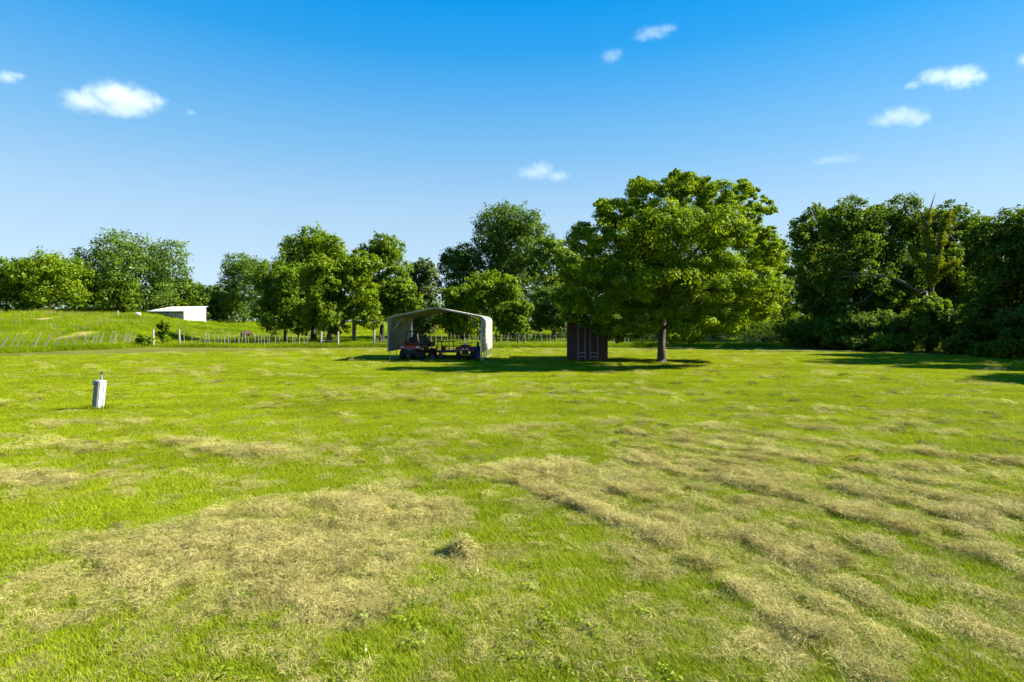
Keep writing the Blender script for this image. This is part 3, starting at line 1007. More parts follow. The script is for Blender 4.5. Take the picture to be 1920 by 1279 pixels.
def fences():
    rg = np.random.default_rng(77)
    FD = 54.5
    # old leaning stakes along the bank
    A, B = gpt(-40, 664), gpt(252, 650)
    st = []
    for k in range(46):
        t = k / 45
        x, y = A[0] + (B[0] - A[0]) * t + rg.normal(0, .12), A[1] + (B[1] - A[1]) * t + rg.normal(0, .15)
        if rg.random() < .12: continue
        st.append((x, y, rg.uniform(1.1, 1.65), rg.uniform(.42, .80) * (1.0 if t < .6 else .5)))
    q1 = gpt(288, 651)
    fence('old grey stakes leaning right in tall grass below the bank', [A, B], st, [(q1[0], q1[1], 1.75, .10, M_POST)], (.6, 1.0), 11, smat=M_STAKE_D)
    # middle fence, stake columns read from the photograph
    cols = [210, 275, 343, 380, 410, 428, 470, 497, 528, 556, 583, 603, 637, 665, 682, 703, 742, 768, 811, 840, 865, 897, 925, 943, 990, 1024, 1093, 1135, 1165, 1200, 1240, 1255, 1283]
    P0 = (xat(337, 55.5), 55.5); P1 = (xat(602, FD), FD)
    st = []
    for c in cols:
        px = 300 + c / 4.571
        t = (px - 337) / (602 - 337)
        y = P0[1] + (P1[1] - P0[1]) * t + rg.normal(0, .12)
        st.append((xat(px, y), y, rg.uniform(1.0, 1.45), rg.normal(-.03, .07)))
    b = (xat(634, FD), FD)
    fence('fence of thin pale stakes in front of the shaded pasture, left of the carport', [P0, P1, b], st,
          [(P0[0], P0[1], 1.7, .10, M_STAKE), (P1[0], P1[1], 1.55, .11, M_STAKE), (b[0], b[1], 1.5, .10, M_STAKE_D)],
          (.45, .85), 12, rails=[(P1[0], P1[1], .62, b[0], b[1], .62, .045)])
    # right fence
    P2 = (xat(702, FD), FD); P3 = (xat(1075, 56), 56.0); P4 = (xat(1515, 55), 55.0)
    e2 = (xat(735, FD), FD)
    st = []
    px = 716.0
    while px < 1512:
        t = px
        y = np.interp(px, [702, 1075, 1515], [FD, 56, 55]) + rg.normal(0, .12)
        st.append((xat(px, y), y, rg.uniform(1.0, 1.5), rg.normal(0, .10)))
        px += rg.uniform(4.5, 9.5)
    fence('long fence of thin stakes and wire running behind carport, shed and shade tree', [P2, e2, P3, P4], st,
          [(P2[0], P2[1], 1.6, .11, M_STAKE_D)], (.45, .85, 1.1), 13, smat=M_STAKE_D, rails=[(P2[0], P2[1], .62, e2[0], e2[1], .60, .045)])
    # lone post on the bank
    d = 92; x = xat(221, d)
    mb = MB(); mb.cyl((0, 0, .55), .09, 1.4, n=8, bevel=.01)
    tag(mb.build('fence_post', M_POST, None, (x, d, tz(x, d))), 'lone short pale post on the crest of the bank', 'post')


fences()


# ------------------------------------------------------------------ barn
def barn():
    A = Vector((xat(345, 112), 112.0)); th = R(70)
    u = Vector((math.cos(th), math.sin(th))); v = Vector((-math.sin(th), math.cos(th)))
    LW, LF = 5.1, 9.7
    z0 = min(tz(*A), tz(*(A + u * LW)), tz(*(A + v * LF))) - .3
    o = empty('barn', (A.x, A.y, z0), th, 'low white metal barn with sloping roof and shaded long side, far left field', 'barn')
    zf, zb = zat(583.0, 112) - z0, zat(575.2, 117) - z0
    # local: x along the right wall, y along the front
    mb = MB(); mb.bm.faces.ensure_lookup_table()
    A_ = [mb.bm.verts.new(c) for c in ((0, 0, 0), (LW, 0, 0), (LW, 0, zb - .1), (0, 0, zf - .1))]
    B_ = [mb.bm.verts.new((c.co.x, .06, c.co.z)) for c in A_]
    for k in range(4): mb.bm.faces.new((A_[k], A_[(k + 1) % 4], B_[(k + 1) % 4], B_[k]))
    mb.bm.faces.new(A_); mb.bm.faces.new(B_[::-1])
    for k in range(16):
        x = .2 + k * (LW - .3) / 15
        hh = zf + (zb - zf) * x / LW - .12
        mb.box((x, -.012, hh / 2), (.05, .03, hh))
    mb.build('side_wall', M_BARNW, o)
    mb = MB()
    A_ = [mb.bm.verts.new(c) for c in ((0, LF - .06, 0), (LW, LF - .06, 0), (LW, LF - .06, zb - .1), (0, LF - .06, zf - .1))]
    B_ = [mb.bm.verts.new((c.co.x, LF, c.co.z)) for c in A_]
    for k in range(4): mb.bm.faces.new((A_[k], A_[(k + 1) % 4], B_[(k + 1) % 4], B_[k]))
    mb.bm.faces.new(A_); mb.bm.faces.new(B_[::-1])
    mb.build('end_wall', M_BARNW, o)
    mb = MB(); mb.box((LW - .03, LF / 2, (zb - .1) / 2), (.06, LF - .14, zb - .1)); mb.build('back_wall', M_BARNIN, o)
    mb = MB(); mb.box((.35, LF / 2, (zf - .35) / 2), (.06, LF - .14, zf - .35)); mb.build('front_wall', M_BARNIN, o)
    for k in range(5):
        mb = MB(); mb.box((.06, .1 + k * (LF - .2) / 4, (zf - .12) / 2), (.12, .12, zf - .12)); mb.build('post', M_BARNW if k == 0 else M_GALV, o)
    sl = math.atan2(zb - zf, LW)
    n = 12
    for k in range(n):
        y0 = -.25 + k * (LF + .5) / n
        mb = MB()
        mb.box((0, 0, 0), ((LW + .7) / math.cos(sl), (LF + .5) / n - .015, .05))
        mb.box((0, (LF + .5) / n / 2 - .04, .04), ((LW + .7) / math.cos(sl), .05, .04))
        mb.build('roof_sheet', M_BARNW, o, (LW / 2, y0 + (LF + .5) / n / 2, (zf + zb) / 2), (0, -sl, 0))
    mb = MB(); mb.box((-.36, LF / 2, zf - .09), (.03, LF + .5, .20)); mb.build('fascia', M_BARNW, o)


barn()
d_ = 100.0; x_ = xat(258, d_)
mb = MB(); mb.lathe([(.05, -.55), (.22, -.5), (.30, -.4), (.32, 0), (.30, .4), (.22, .5), (.05, .55)], 14, axis='X')
mb.box((-.3, 0, -.32), (.08, .4, .3)); mb.box((.3, 0, -.32), (.08, .4, .3))
tag(mb.build('tank', M_WHITE, None, (x_, d_, tz(x_, d_) + .42), smooth_=True), 'small white rounded tank half hidden in grass left of the barn', 'tank')


# ------------------------------------------------------------------ carport
def carport():
    d0 = 34.3
    rz = R(-3.0)
    cxp = xat(816.5, d0)
    o = empty('carport', (cxp, d0, 0), rz, 'open cream metal carport with curved eaves sheltering the vehicles', 'carport')
    HWD, L = 2.87, 6.2
    # half profile from bottom of wall to the ridge
    prof = [(HWD, 0.0)]
    zc = 2.36; rc = .34; sl = R(11.2)
    prof.append((HWD, zc))
    for k in range(1, 7):
        a = (math.pi / 2 - sl) * k / 6
        prof.append((HWD - rc + rc * math.cos(a), zc + rc * math.sin(a)))
    xe, ze = prof[-1]
    prof.append((0.0, ze + xe * math.tan(sl)))
    full = [(-x, z) for x, z in prof] + [(x, z) for x, z in prof[:-1]][::-1]
    # frame hoops
    for k in range(5):
        y = .06 + k * (L - .12) / 4
        mb = MB()
        mb.tube([(x * (1 - .028), y, z - (.03 if z > 2 else 0)) for x, z in full], .034, 6)
        mb.build('frame_hoop', M_GALV, o)
    for s in (-1, 1):
        mb = MB(); mb.box((s * HWD * .972, L / 2, .035), (.065, L, .065)); mb.build('base_rail', M_GALV, o)
        for y in (.06, L - .06):
            mb = MB(); mb.tube([(s * 2.64, y, 1.75), (s * 1.98, y, 2.66)], .025, 6); mb.build('brace', M_GALV, o)
    # sheets: walk the profile by arc length
    seg = [Vector((x, 0, z)) for x, z in full]
    # resample
    P = []
    for a, b in zip(seg[:-1], seg[1:]):
        n = max(1, int((b - a).length / .06))
        for t in range(n): P.append(a.lerp(b, t / n))
    P.append(seg[-1])
    P = [q for q in P if q.z >= .52]
    arc = [0]
    for a, b in zip(P[:-1], P[1:]): arc.append(arc[-1] + (b - a).length)
    tot = arc[-1]; ns = 12

    def at(s):
        s = min(max(s, 0), tot)
        i = min(len(P) - 2, int(np.searchsorted(arc, s, 'right')) - 1)
        t = (s - arc[i]) / (arc[i + 1] - arc[i] + 1e-9)
        p = P[i].lerp(P[i + 1], t)
        tg = (P[i + 1] - P[i]).normalized()
        return p, Vector((-tg.z, 0, tg.x))
    for k in range(ns):
        s0, s1 = tot * k / ns, tot * (k + 1) / ns + .03
        mb = MB()
        loops = []
        m = 24
        for j in range(m + 1):
            s = s0 + (s1 - s0) * j / m
            p, nrm = at(s)
            f = j / m
            rib = .016 * max(0, 1 - abs(((f * 3) % 1.0) - .5) / .12) + (.004 if k % 2 else 0) + .006
            loops.append((p + nrm * rib, p + nrm * (rib - .003)))
        vs = []
        for a, b in loops:
            vs.append([mb.bm.verts.new((a.x, -.12, a.z)), mb.bm.verts.new((a.x, L + .12, a.z)), mb.bm.verts.new((b.x, L + .12, b.z)), mb.bm.verts.new((b.x, -.12, b.z))])
        for A, B in zip(vs[:-1], vs[1:]):
            for q in range(4):
                fc = mb.bm.faces.new((A[q], A[(q + 1) % 4], B[(q + 1) % 4], B[q]))
                if q == 2: fc.material_index = 1         # inner faces in the shade-darkened grey
        mb.bm.faces.new(vs[0]); mb.bm.faces.new(vs[-1][::-1])
        pm, _ = at((s0 + s1) / 2)
        q = mb.build('roof_sheet' if pm.z > 2.5 else 'wall_sheet', M_CREAM, o)
        q.data.materials.append(M_SHADEIN)
    # front and back trim, two halves each
    for y in (-.145, L + .145):
        for s in (-1, 1):
            mb = MB()
            pr = [(s * x, z) for x, z in prof if z > 0]
            pr = [(s * HWD, .52)] + pr
            vs = []
            for i, (x, z) in enumerate(pr):
                inn = .055
                if z <= zc + .01: nx, nz = s, 0
                elif i == len(pr) - 1: nx, nz = 0, 1
                else:
                    aa = math.atan2(z - zc, abs(x) - (HWD - rc)); nx, nz = s * math.cos(aa), math.sin(aa)
                vs.append([mb.bm.verts.new((x + nx * .03, y - .012, z + nz * .03)), mb.bm.verts.new((x + nx * .03, y + .012, z + nz * .03)),
                           mb.bm.verts.new((x - nx * inn, y + .012, z - nz * inn)), mb.bm.verts.new((x - nx * inn, y - .012, z - nz * inn))])
            for A, B in zip(vs[:-1], vs[1:]):
                for q in range(4): mb.bm.faces.new((A[q], A[(q + 1) % 4], B[(q + 1) % 4], B[q]))
            mb.bm.faces.new(vs[0]); mb.bm.faces.new(vs[-1][::-1])
            mb.build('edge_trim', M_TRIM, o)
    return o


carport()


# ------------------------------------------------------------------ vehicles under the carport
def wheel(parent, x, y, r, w, rim_r):
    mb = MB()
    mb.lathe([(rim_r, -w / 2), (r * .9, -w / 2), (r, -w * .36), (r, w * .36), (r * .9, w / 2), (rim_r, w / 2)], 22, axis='X')
    for k in range(16):                                  # tread lugs
        a = 2 * math.pi * k / 16
        for s in (-1, 1):
            mb.box((s * w * .2, math.cos(a + s * .1) * r, math.sin(a + s * .1) * r), (w * .34, .05, .035), (a + math.pi / 2, 0, 0))
    t = mb.build('wheel', M_RUBBER, parent, (x, y, r))
    m2 = MB()
    m2.lathe([(.03, -w * .42), (rim_r * .5, -w * .40), (rim_r * .9, -w * .30), (rim_r * 1.01, -w * .44), (rim_r * 1.01, w * .44), (rim_r * .9, w * .3), (.03, w * .3)], 18, axis='X')
    m2.build('rim', M_RIM, t)
    return t


def utv():
    d = 35.2
    o = empty('utility_vehicle', (xat(772.5, d), d, 0), R(-9), 'orange red utility vehicle with black roll cage, parked facing out of the carport', 'utility vehicle')
    # front is towards -y; origin under the front axle
    for x in (-.63, .63):
        for y in (0.15, 2.05): wheel(o, x, y, .32, .26, .16)
    mb = MB()
    mb.box((0, 1.1, .42), (1.0, 2.7, .22), bevel=.04)
    mb.box((0, -.05, .52), (.86, .5, .34), bevel=.05)
    mb.box((0, .95, .48), (1.36, 1.0, .16), bevel=.03)
    mb.build('chassis', M_BLACK, o)
    mb = MB()
    mb.prism([(-.40, .70), (-.34, .84), (-.10, .95), (.50, 1.04), (.50, .92), (-.28, .74)], -.46, .46)
    mb.build('hood', M_ORANGE, o)
    for s in (-1, 1):
        mb = MB()
        mb.prism([(-.34, .66), (-.28, .80), (.0, .88), (.45, .90), (.62, .70), (.58, .66), (.40, .78), (.0, .78), (-.24, .70)], s * .47 if s > 0 else -.76, .76 if s > 0 else -.47)
        mb.build('fender', M_ORANGE, o)
        mb = MB(); mb.box((s * .50, -.37, .80), (.24, .06, .09), (R(-20), 0, s * R(18)), .02); mb.build('headlight', M_LENS, o)
        mb = MB(); mb.box((s * .36, 1.05, .78), (.52, .5, .14), bevel=.04); mb.box((s * .36, 1.36, 1.08), (.50, .14, .58), (R(-10), 0, 0), .04)
        mb.box((s * .36, 1.44, 1.44), (.26, .10, .18), (R(-8), 0, 0), .04)
        mb.build('seat', M_SEAT, o)
        mb = MB(); mb.box((s * .66, .85, .62), (.06, .9, .40), bevel=.02); mb.build('side_panel', M_BLACK, o)
    mb = MB()
    mb.box((0, -.40, .58), (.80, .07, .20), bevel=.02)
    for k in range(5): mb.box((0, -.445, .50 + k * .04), (.7, .02, .012))
    mb.build('grille', M_BLACK, o)
    mb = MB(); mb.box((0, -.462, .63), (.26, .012, .065), bevel=.005); mb.build('badge', M_BADGE, o)
    mb = MB()
    mb.tube([(-.45, -.46, .30), (-.42, -.56, .42), (.42, -.56, .42), (.45, -.46, .30)], .03, 8)
    mb.tube([(-.30, -.56, .42), (-.28, -.52, .62), (.28, -.52, .62), (.30, -.56, .42)], .024, 8)
    mb.build('bumper', M_DARKST, o)
    mb = MB()
    for s in (-1, 1):
        mb.tube([(s * .66, .45, .80), (s * .64, .62, 1.30), (s * .60, .92, 1.74), (s * .60, 1.62, 1.76), (s * .64, 1.72, 1.30), (s * .66, 1.75, .75)], .030, 8)
        mb.tube([(s * .63, .70, 1.20), (s * .63, 1.70, 1.20)], .022, 6)
    for y, z in ((.92, 1.74), (1.62, 1.76), (1.70, 1.15)): mb.tube([(-.60, y, z), (.60, y, z)], .028, 8)
    mb.tube([(0, .92, 1.74), (0, 1.62, 1.76)], .022, 6)
    mb.build('roll_cage', M_DARKST, o)
    mb = MB(); mb.box((0, .55, .98), (1.24, .16, .22), bevel=.05); mb.build('dashboard', M_BLACK, o)
    mb = MB()
    ring = [(-.36 + .17 * math.cos(a), .72 + .06 * math.sin(a), 1.14 + .15 * math.sin(a)) for a in np.linspace(0, 2 * math.pi, 17)]
    mb.tube(ring, .016, 6); mb.tube([(-.36, .60, 1.02), (-.36, .72, 1.14)], .02, 6); mb.box((-.36, .72, 1.14), (.30, .02, .03))
    mb.build('steering_wheel', M_BLACK, o)
    mb = MB()
    mb.box((0, 2.12, .78), (1.36, 1.0, .05)); mb.box((-.67, 2.12, .92), (.04, 1.0, .26)); mb.box((.67, 2.12, .92), (.04, 1.0, .26)); mb.box((0, 2.64, .92), (1.38, .04, .26)); mb.box((0, 1.60, .92), (1.30, .04, .26))
    mb.build('cargo_bed', M_BLACK, o)


def atv():
    d = 35.5
    o = empty('quad_bike', (xat(872, d), d, 0), R(4), 'dark red quad bike parked next to the blue barrel under the carport', 'quad bike')
    for x in (-.43, .43):
        for y in (0, 1.22): wheel(o, x, y, .29, .24, .14)
    mb = MB(); mb.box((0, .62, .44), (.34, 1.3, .26), bevel=.05); mb.box((0, -.12, .46), (.44, .26, .30), bevel=.05); mb.box((0, .62, .30), (.8, .5, .05), bevel=.015)
    mb.build('chassis', M_BLACK, o)
    mb = MB()
    mb.prism([(-.36, .58), (-.34, .74), (-.20, .84), (.42, .92), (.46, .84), (-.1, .70), (-.3, .58)], -.22, .22)
    mb.build('nose', M_RED, o)
    for s in (-1, 1):
        for y0, n in ((0, 'front'), (1.22, 'rear')):
            mb = MB(); a, b = (.20, .60) if s > 0 else (-.60, -.20)
            mb.prism([(y0 - .36, .52), (y0 - .30, .66), (y0 - .12, .74), (y0 + .18, .74), (y0 + .36, .62), (y0 + .34, .58), (y0 + .16, .69), (y0 - .10, .69), (y0 - .27, .61), (y0 - .33, .52)], a, b)
            mb.build('fender', M_RED, o)
        mb = MB(); mb.box((s * .14, -.362, .66), (.14, .03, .075), (R(-12), 0, s * R(8)), .015); mb.build('headlight', M_LENS, o)
        mb = MB(); mb.tube([(s * .05, .34, .96), (s * .20, .36, 1.0), (s * .38, .44, .99)], .016, 6); mb.tube([(s * .28, .39, 1.0), (s * .42, .46, .985)], .026, 8); mb.build('handlebar', M_BLACK, o)
    for y0, y1 in ((-.34, .16), (1.08, 1.58)):
        mb = MB()
        for k in range(5): mb.tube([(-.36 + .18 * k, y0, .84), (-.36 + .18 * k, y1, .84)], .012, 6)
        for y in (y0, y1): mb.tube([(-.40, y, .84), (.40, y, .84)], .014, 6)
        for s in (-1, 1): mb.tube([(s * .26, (y0 + y1) / 2, .84), (s * .22, (y0 + y1) / 2, .68)], .014, 6)
        mb.build('rack', M_DARKST, o)
    mb = MB(); mb.box((0, .80, .82), (.28, .80, .12), bevel=.05); mb.build('seat', M_SEAT, o)
    mb = MB(); mb.box((0, .30, .97), (.16, .06, .09), (R(-30), 0, 0), .02); mb.build('instrument_pod', M_LENS, o)
    mb = MB(); mb.tube([(-.22, -.30, .34), (-.20, -.42, .48), (.20, -.42, .48), (.22, -.30, .34)], .022, 8); mb.build('bumper', M_DARKST, o)


def trailer():
    d = 37.6
    x0 = xat(836, d)
    o = empty('utility_trailer', (x0, d, 0), 0, 'low dark utility trailer with an upright rail side, between the two parked vehicles', 'trailer')
    W = 1.35
    mb = MB(); mb.box((0, .5, .40), (W, 1.7, .06)); mb.box((0, -.36, .40), (W + .04, .05, .12)); mb.box((0, 1.36, .40), (W + .04, .05, .12)); mb.build('bed', M_DARKST, o)
    for px in (821, 829, 843, 851):
        mb = MB(); mb.box((xat(px, d) - x0, -.34, .76), (.05, .05, .66)); mb.build('rail_post', M_DARKST, o)
    for z, s in ((1.09, .05), (.60, .04)):
        mb = MB(); mb.box((0, -.34, z), (W, s, s)); mb.build('rail', M_DARKST, o)
    for s in (-1, 1):
        mb = MB(); mb.box((s * (W / 2), .5, .62), (.04, 1.7, .04)); mb.build('side_rail', M_DARKST, o)
        wheel(o, s * .80, .6, .27, .16, .14)
    mb = MB(); mb.tube([(0, -.36, .38), (0, -.9, .34)], .035, 6); mb.build('tongue', M_DARKST, o)


def mower():
    d = 36.0
    o = empty('walk_behind_mower', (xat(826, d), d, 0), R(12), 'small dark mower with a red engine in front of the trailer', 'mower')
    mb = MB(); mb.lathe([(.16, .28), (.27, .27), (.31, .22), (.32, .12), (.29, .11)], 20); mb.build('deck', M_DARKST, o)
    mb = MB(); mb.cyl((0, 0, .38), .12, .18, n=16, bevel=.02); mb.cyl((0, 0, .50), .09, .06, n=16, bevel=.02); mb.build('engine', M_RED, o)
    for x in (-.28, .28):
        for y in (-.26, .26): wheel(o, x, y, .12, .06, .07)
    mb = MB(); mb.tube([(-.2, .28, .25), (-.22, .75, .78), (-.2, .85, .92), (.2, .85, .92), (.22, .75, .78), (.2, .28, .25)], .014, 6); mb.build('handle', M_DARKST, o)


def tiller():
    d = 35.8
    o = empty('garden_tiller', (xat(807, d), d, 0), R(-20), 'low dark tined machine on the ground between vehicle and mower', 'tiller')
    mb = MB(); mb.box((0, 0, .26), (.26, .34, .14), bevel=.03); mb.box((.0, .05, .36), (.18, .18, .10), bevel=.03); mb.build('engine', M_DARKST, o)
    for s in (-1, 1):
        for q in (0, .12):
            mb = MB()
            for a in range(4):
                an = a * math.pi / 2 + q * 5
                mb.box((s * (.14 + q), math.cos(an) * .09 - .1, .15 + math.sin(an) * .09), (.02, .17, .05), (an, 0, 0))
            mb.build('tine', M_GALV, o)
    mb = MB(); mb.tube([(-.12, .15, .3), (-.16, .62, .52)], .014, 6); mb.tube([(.12, .15, .3), (.16, .62, .52)], .014, 6); mb.build('handle', M_DARKST, o)


def fuel_can():
    d = 37.5
    o = empty('fuel_can', (xat(832, d), d, .43), R(15), 'red fuel can standing on the low trailer bed', 'fuel can')
    mb = MB(); mb.box((0, 0, .16), (.26, .18, .32), bevel=.04); mb.build('can', M_RED, o)
    mb = MB(); mb.tube([(-.08, 0, .31), (-.07, 0, .38), (.05, 0, .38), (.06, 0, .31)], .016, 6); mb.build('handle', M_RED, o)
    mb = MB(); mb.cyl((.09, 0, .345), .025, .05, n=10, bevel=.005); mb.build('cap', M_BLACK, o)


def barrel():
    d = 36.2
    x = xat(893.5, d)
    o = empty('barrel', (x, d, 0), 0, 'blue plastic barrel beside the right wall of the carport', 'barrel')
    mb = MB(); mb.lathe([(.20, .0), (.235, .01), (.25, .05), (.255, .22), (.27, .25), (.255, .28), (.255, .48), (.27, .51), (.255, .54), (.25, .72), (.235, .76), (.20, .765)], 24)
    mb.build('body', M_BLUE, o, smooth_=False)
    mb = MB(); mb.cyl((0, 0, .775), .215, .03, n=24, bevel=.006); mb.build('lid', M_BLUE, o)
    j = empty('jug', (x + .09, d - .02, .79), 0, 'green plastic jug standing on the blue barrel', 'jug')
    mb = MB(); mb.lathe([(.06, 0), (.085, .01), (.09, .06), (.09, .20), (.07, .26), (.03, .29), (.03, .31)], 16); mb.build('body', M_TEAL, j, smooth_=True)
    mb = MB(); mb.cyl((0, 0, .325), .035, .03, n=12); mb.build('cap', M_BADGE, j)


utv(); atv(); trailer(); mower(); tiller(); fuel_can(); barrel()


# ------------------------------------------------------------------ dark red shed with two pale ladder frames
def shed():
    d = 33.6
    x0, x1 = xat(1066, d), xat(1138, d)
    W = x1 - x0; D = 5.2; H = 2.45
    o = empty('shed', ((x0 + x1) / 2, d, 0), R(-4.5), 'small dark red shed half hidden under the shade tree branches', 'shed')
    nb = 12
    bw = W / nb
    for k in range(nb):
        mb = MB(); mb.box((-W / 2 + bw * (k + .5), .02 + .004 * (k % 2), H / 2), (bw - .012, .03, H)); mb.build('siding_board', M_SHED, o)
    mb = MB()
    mb.box((-W / 2 + .03, D / 2 + .05, H / 2), (.05, D - .06, H - .02)); mb.box((W / 2 - .03, D / 2 + .05, H / 2), (.05, D - .06, H - .02)); mb.box((0, D, H / 2), (W - .12, .05, H - .02))
    for k in range(13):
        for s in (-1, 1): mb.box((s * (W / 2 - .002), .3 + k * .39, H / 2), (.02, .04, H - .02))
    mb.build('wall', M_SHED, o)
    for s in (-1, 1):
        mb = MB(); mb.box((s * (W / 2 + .008), .0, H / 2), (.06, .06, H + .01)); mb.build('corner_trim', M_SHED, o)
    mb = MB(); mb.prism([(-.25, H + .02), (-.25, H + .08), (D + .25, H + .40), (D + .25, H + .34)], -W / 2 - .2, W / 2 + .2); mb.build('roof', M_SHEDROOF, o)
    mb = MB()
    A_ = [(0.05, H), (D, H), (D, H + .31)]
    mb.prism(A_, -W / 2 + .01, W / 2 - .01); mb.build('gable', M_SHED, o)
    for pa, pb, lab in ((1084, 1097, 'pale upright ladder frame against the dark red shed, the left of the pair'),
                        (1107, 1121, 'pale upright ladder frame against the dark red shed, the right of the pair')):
        dl = d - .16
        xa, xb = xat(pa, dl), xat(pb, dl)
        c = (xa + xb) / 2
        l = empty('ladder_frame', (c, dl, 0), 0, lab, 'ladder frame', 'ladder frames standing against the shed')
        for x in (xa - c, xb - c):
            mb = MB(); mb.box((x, .03, 1.12), (.055, .04, 2.24), bevel=.006); mb.build('rail', M_LAV, l)
        for z in (.52, .30, 2.05):
            mb = MB(); mb.box((0, .03, z), (abs(xb - xa) - .05, .035, .06), bevel=.005); mb.build('rung', M_LAV, l)


shed()


# ------------------------------------------------------------------ white water post on the lawn
def water_post():
    d = CAM_H * F_PX / (768.5 - HY); x = xat(183, d)
    o = empty('hydrant_post', (x, d, 0), R(-20), 'leaning white metal box post with a tap pipe on top, alone on the lawn', 'post')
    tilt = Matrix.Rotation(R(7.5), 4, 'Y')
    Rz = Matrix.Rotation(R(33), 4, 'Z')
    M = Rz.inverted() if False else Matrix.Identity(4)
    H = .745

    def part(name, mb, mat, sm=False):
        q = mb.build(name, mat, o, smooth_=sm)
        # lean towards the right of the view
        q.matrix_basis = Matrix.Rotation(R(20), 4, 'Z') @ Matrix.Rotation(R(5.5), 4, 'Y') @ Matrix.Rotation(R(-20), 4, 'Z')
        return q
    w = .175
    mb = MB()
    mb.box((0, 0, H / 2 - .03), (w, w, H + .06), bevel=.006)
    part('post_box', mb, M_WHITE)
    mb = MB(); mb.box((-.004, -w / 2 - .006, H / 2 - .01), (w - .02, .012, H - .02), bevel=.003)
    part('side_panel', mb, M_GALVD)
    mb = MB()                                            # folded flanges on the sunlit face
    mb.box((w / 2 + .012, -.055, H / 2 + .012), (.024, .035, H + .03), bevel=.004)
    mb.box((w / 2 + .012, .060, H / 2 - .01), (.024, .045, H - .02), bevel=.004)
    part('flange', mb, M_WHITE)
    mb = MB(); mb.box((0, 0, H + .008), (w + .015, w + .015, .016), bevel=.004); part('cap_plate', mb, M_WHITE)
    mb = MB(); mb.cyl((.05, -.02, H + .06), .030, .10, n=12); mb.cyl((.05, -.02, H + .14), .018, .12, n=12); part('pipe', mb, M_GALV, False)
    mb = MB(); mb.lathe([(.012, -.03), (.028, -.02), (.032, 0), (.026, .02), (.01, .03)], 12, (.05, -.02, H + .215)); part('knob', mb, M_BLACK, True)
    mb = MB(); mb.box((-w / 2 - .035, -.06, H - .06), (.07, .07, .13), bevel=.008); part('bracket', mb, M_GALV)


water_post()


# ------------------------------------------------------------------ cattle
def skin_body(name, joints, edges, mat, parent=None, sub=2):
    me = bpy.data.meshes.new(name + '_cage')
    me.from_pydata([j[:3] for j in joints], edges, [])
    t = bpy.data.objects.new(name + '_cage', me)
    C.objects.link(t)
    sk = t.modifiers.new('skin', 'SKIN')
    for i, j in enumerate(joints):
        rr = j[3] if isinstance(j[3], tuple) else (j[3], j[3])
        me.skin_vertices[0].data[i].radius = rr
    me.skin_vertices[0].data[0].use_root = True
    sb = t.modifiers.new('sub', 'SUBSURF'); sb.levels = sub; sb.render_levels = sub
    dg = bpy.context.evaluated_depsgraph_get()
    m2 = bpy.data.meshes.new_from_object(t.evaluated_get(dg))
    bpy.data.objects.remove(t)
    m2.name = name
    m2.polygons.foreach_set('use_smooth', [True] * len(m2.polygons))
    return link_mesh(name, m2, mat, parent)


def cow(px, d, rz, mat, label, graze=True, lying=False, scale=1.0):
    x = xat(px, d)
    o = empty('cow', (x, d, tz(x, d) - (.42 * scale if lying else 0)), rz, label, 'cow', 'cattle in the pasture')
    o.scale = (scale,) * 3
    hz = .32 if graze else 1.30                         # muzzle height
    J = [(0, 0, .95, (.33, .36)), (.45, 0, .98, (.30, .37)), (.78, 0, 1.05, (.22, .30)),
         (-.45, 0, .98, (.30, .33)), (-.78, 0, 1.02, (.24, .26)),
         (1.05, 0, .98 if graze else 1.25, (.13, .17)), (1.25, 0, .66 if graze else 1.38, (.11, .14)), (1.42, 0, hz, (.075, .08)),
         (.58, .20, .62, .13), (.58, .20, .34, .075), (.57, .20, .04, .06),
         (.58, -.20, .62, .13), (.58, -.20, .34, .075), (.60, -.20, .04, .06),
         (-.66, .20, .66, .16), (-.72, .20, .40, .08), (-.66, .20, .04, .06),
         (-.66, -.20, .66, .16), (-.74, -.20, .40, .08), (-.70, -.20, .04, .06),
         (-1.02, 0, 1.0, .035), (-1.06, 0, .55, .03), (-1.05, 0, .38, .05)]
    E = [(0, 1), (1, 2), (0, 3), (3, 4), (2, 5), (5, 6), (6, 7), (1, 8), (8, 9), (9, 10), (1, 11), (11, 12), (12, 13), (3, 14), (14, 15), (15, 16), (3, 17), (17, 18), (18, 19), (4, 20), (20, 21), (21, 22)]
    skin_body('body', J, E, mat, o)
    hx, hzz = (1.20, .80) if graze else (1.18, 1.42)
    for s in (-1, 1):
        mb = MB(); mb.tube([(hx, s * .09, hzz), (hx - .03, s * .17, hzz + .02), (hx - .04, s * .25, hzz - .02)], [.03, .05, .012], 7)
        mb.build('ear', mat, o, smooth_=True)
        mb = MB()
        for q in (10, 16) if s > 0 else (13, 19):
            mb.cyl((J[q][0], J[q][1], .03), .075, .08, n=10, r2=.06)
        mb.build('hooves', M_HORN, o)
    return o


cow(461, 84, R(66), M_COWB, 'dark brown cow behind the pale stake fence, left of the fenceside grove', scale=.9)
cow(808, 95, R(-25), M_COWR, 'reddish brown cow grazing on the sunny pasture, seen through the carport')
cow(707, 105, R(-150), M_COWR, 'reddish cow half hidden by leaves right of the fenceside grove', True)
cow(634, 108, R(10), M_COWK, 'black cow resting in shade behind the trunks of the grove', False, True)


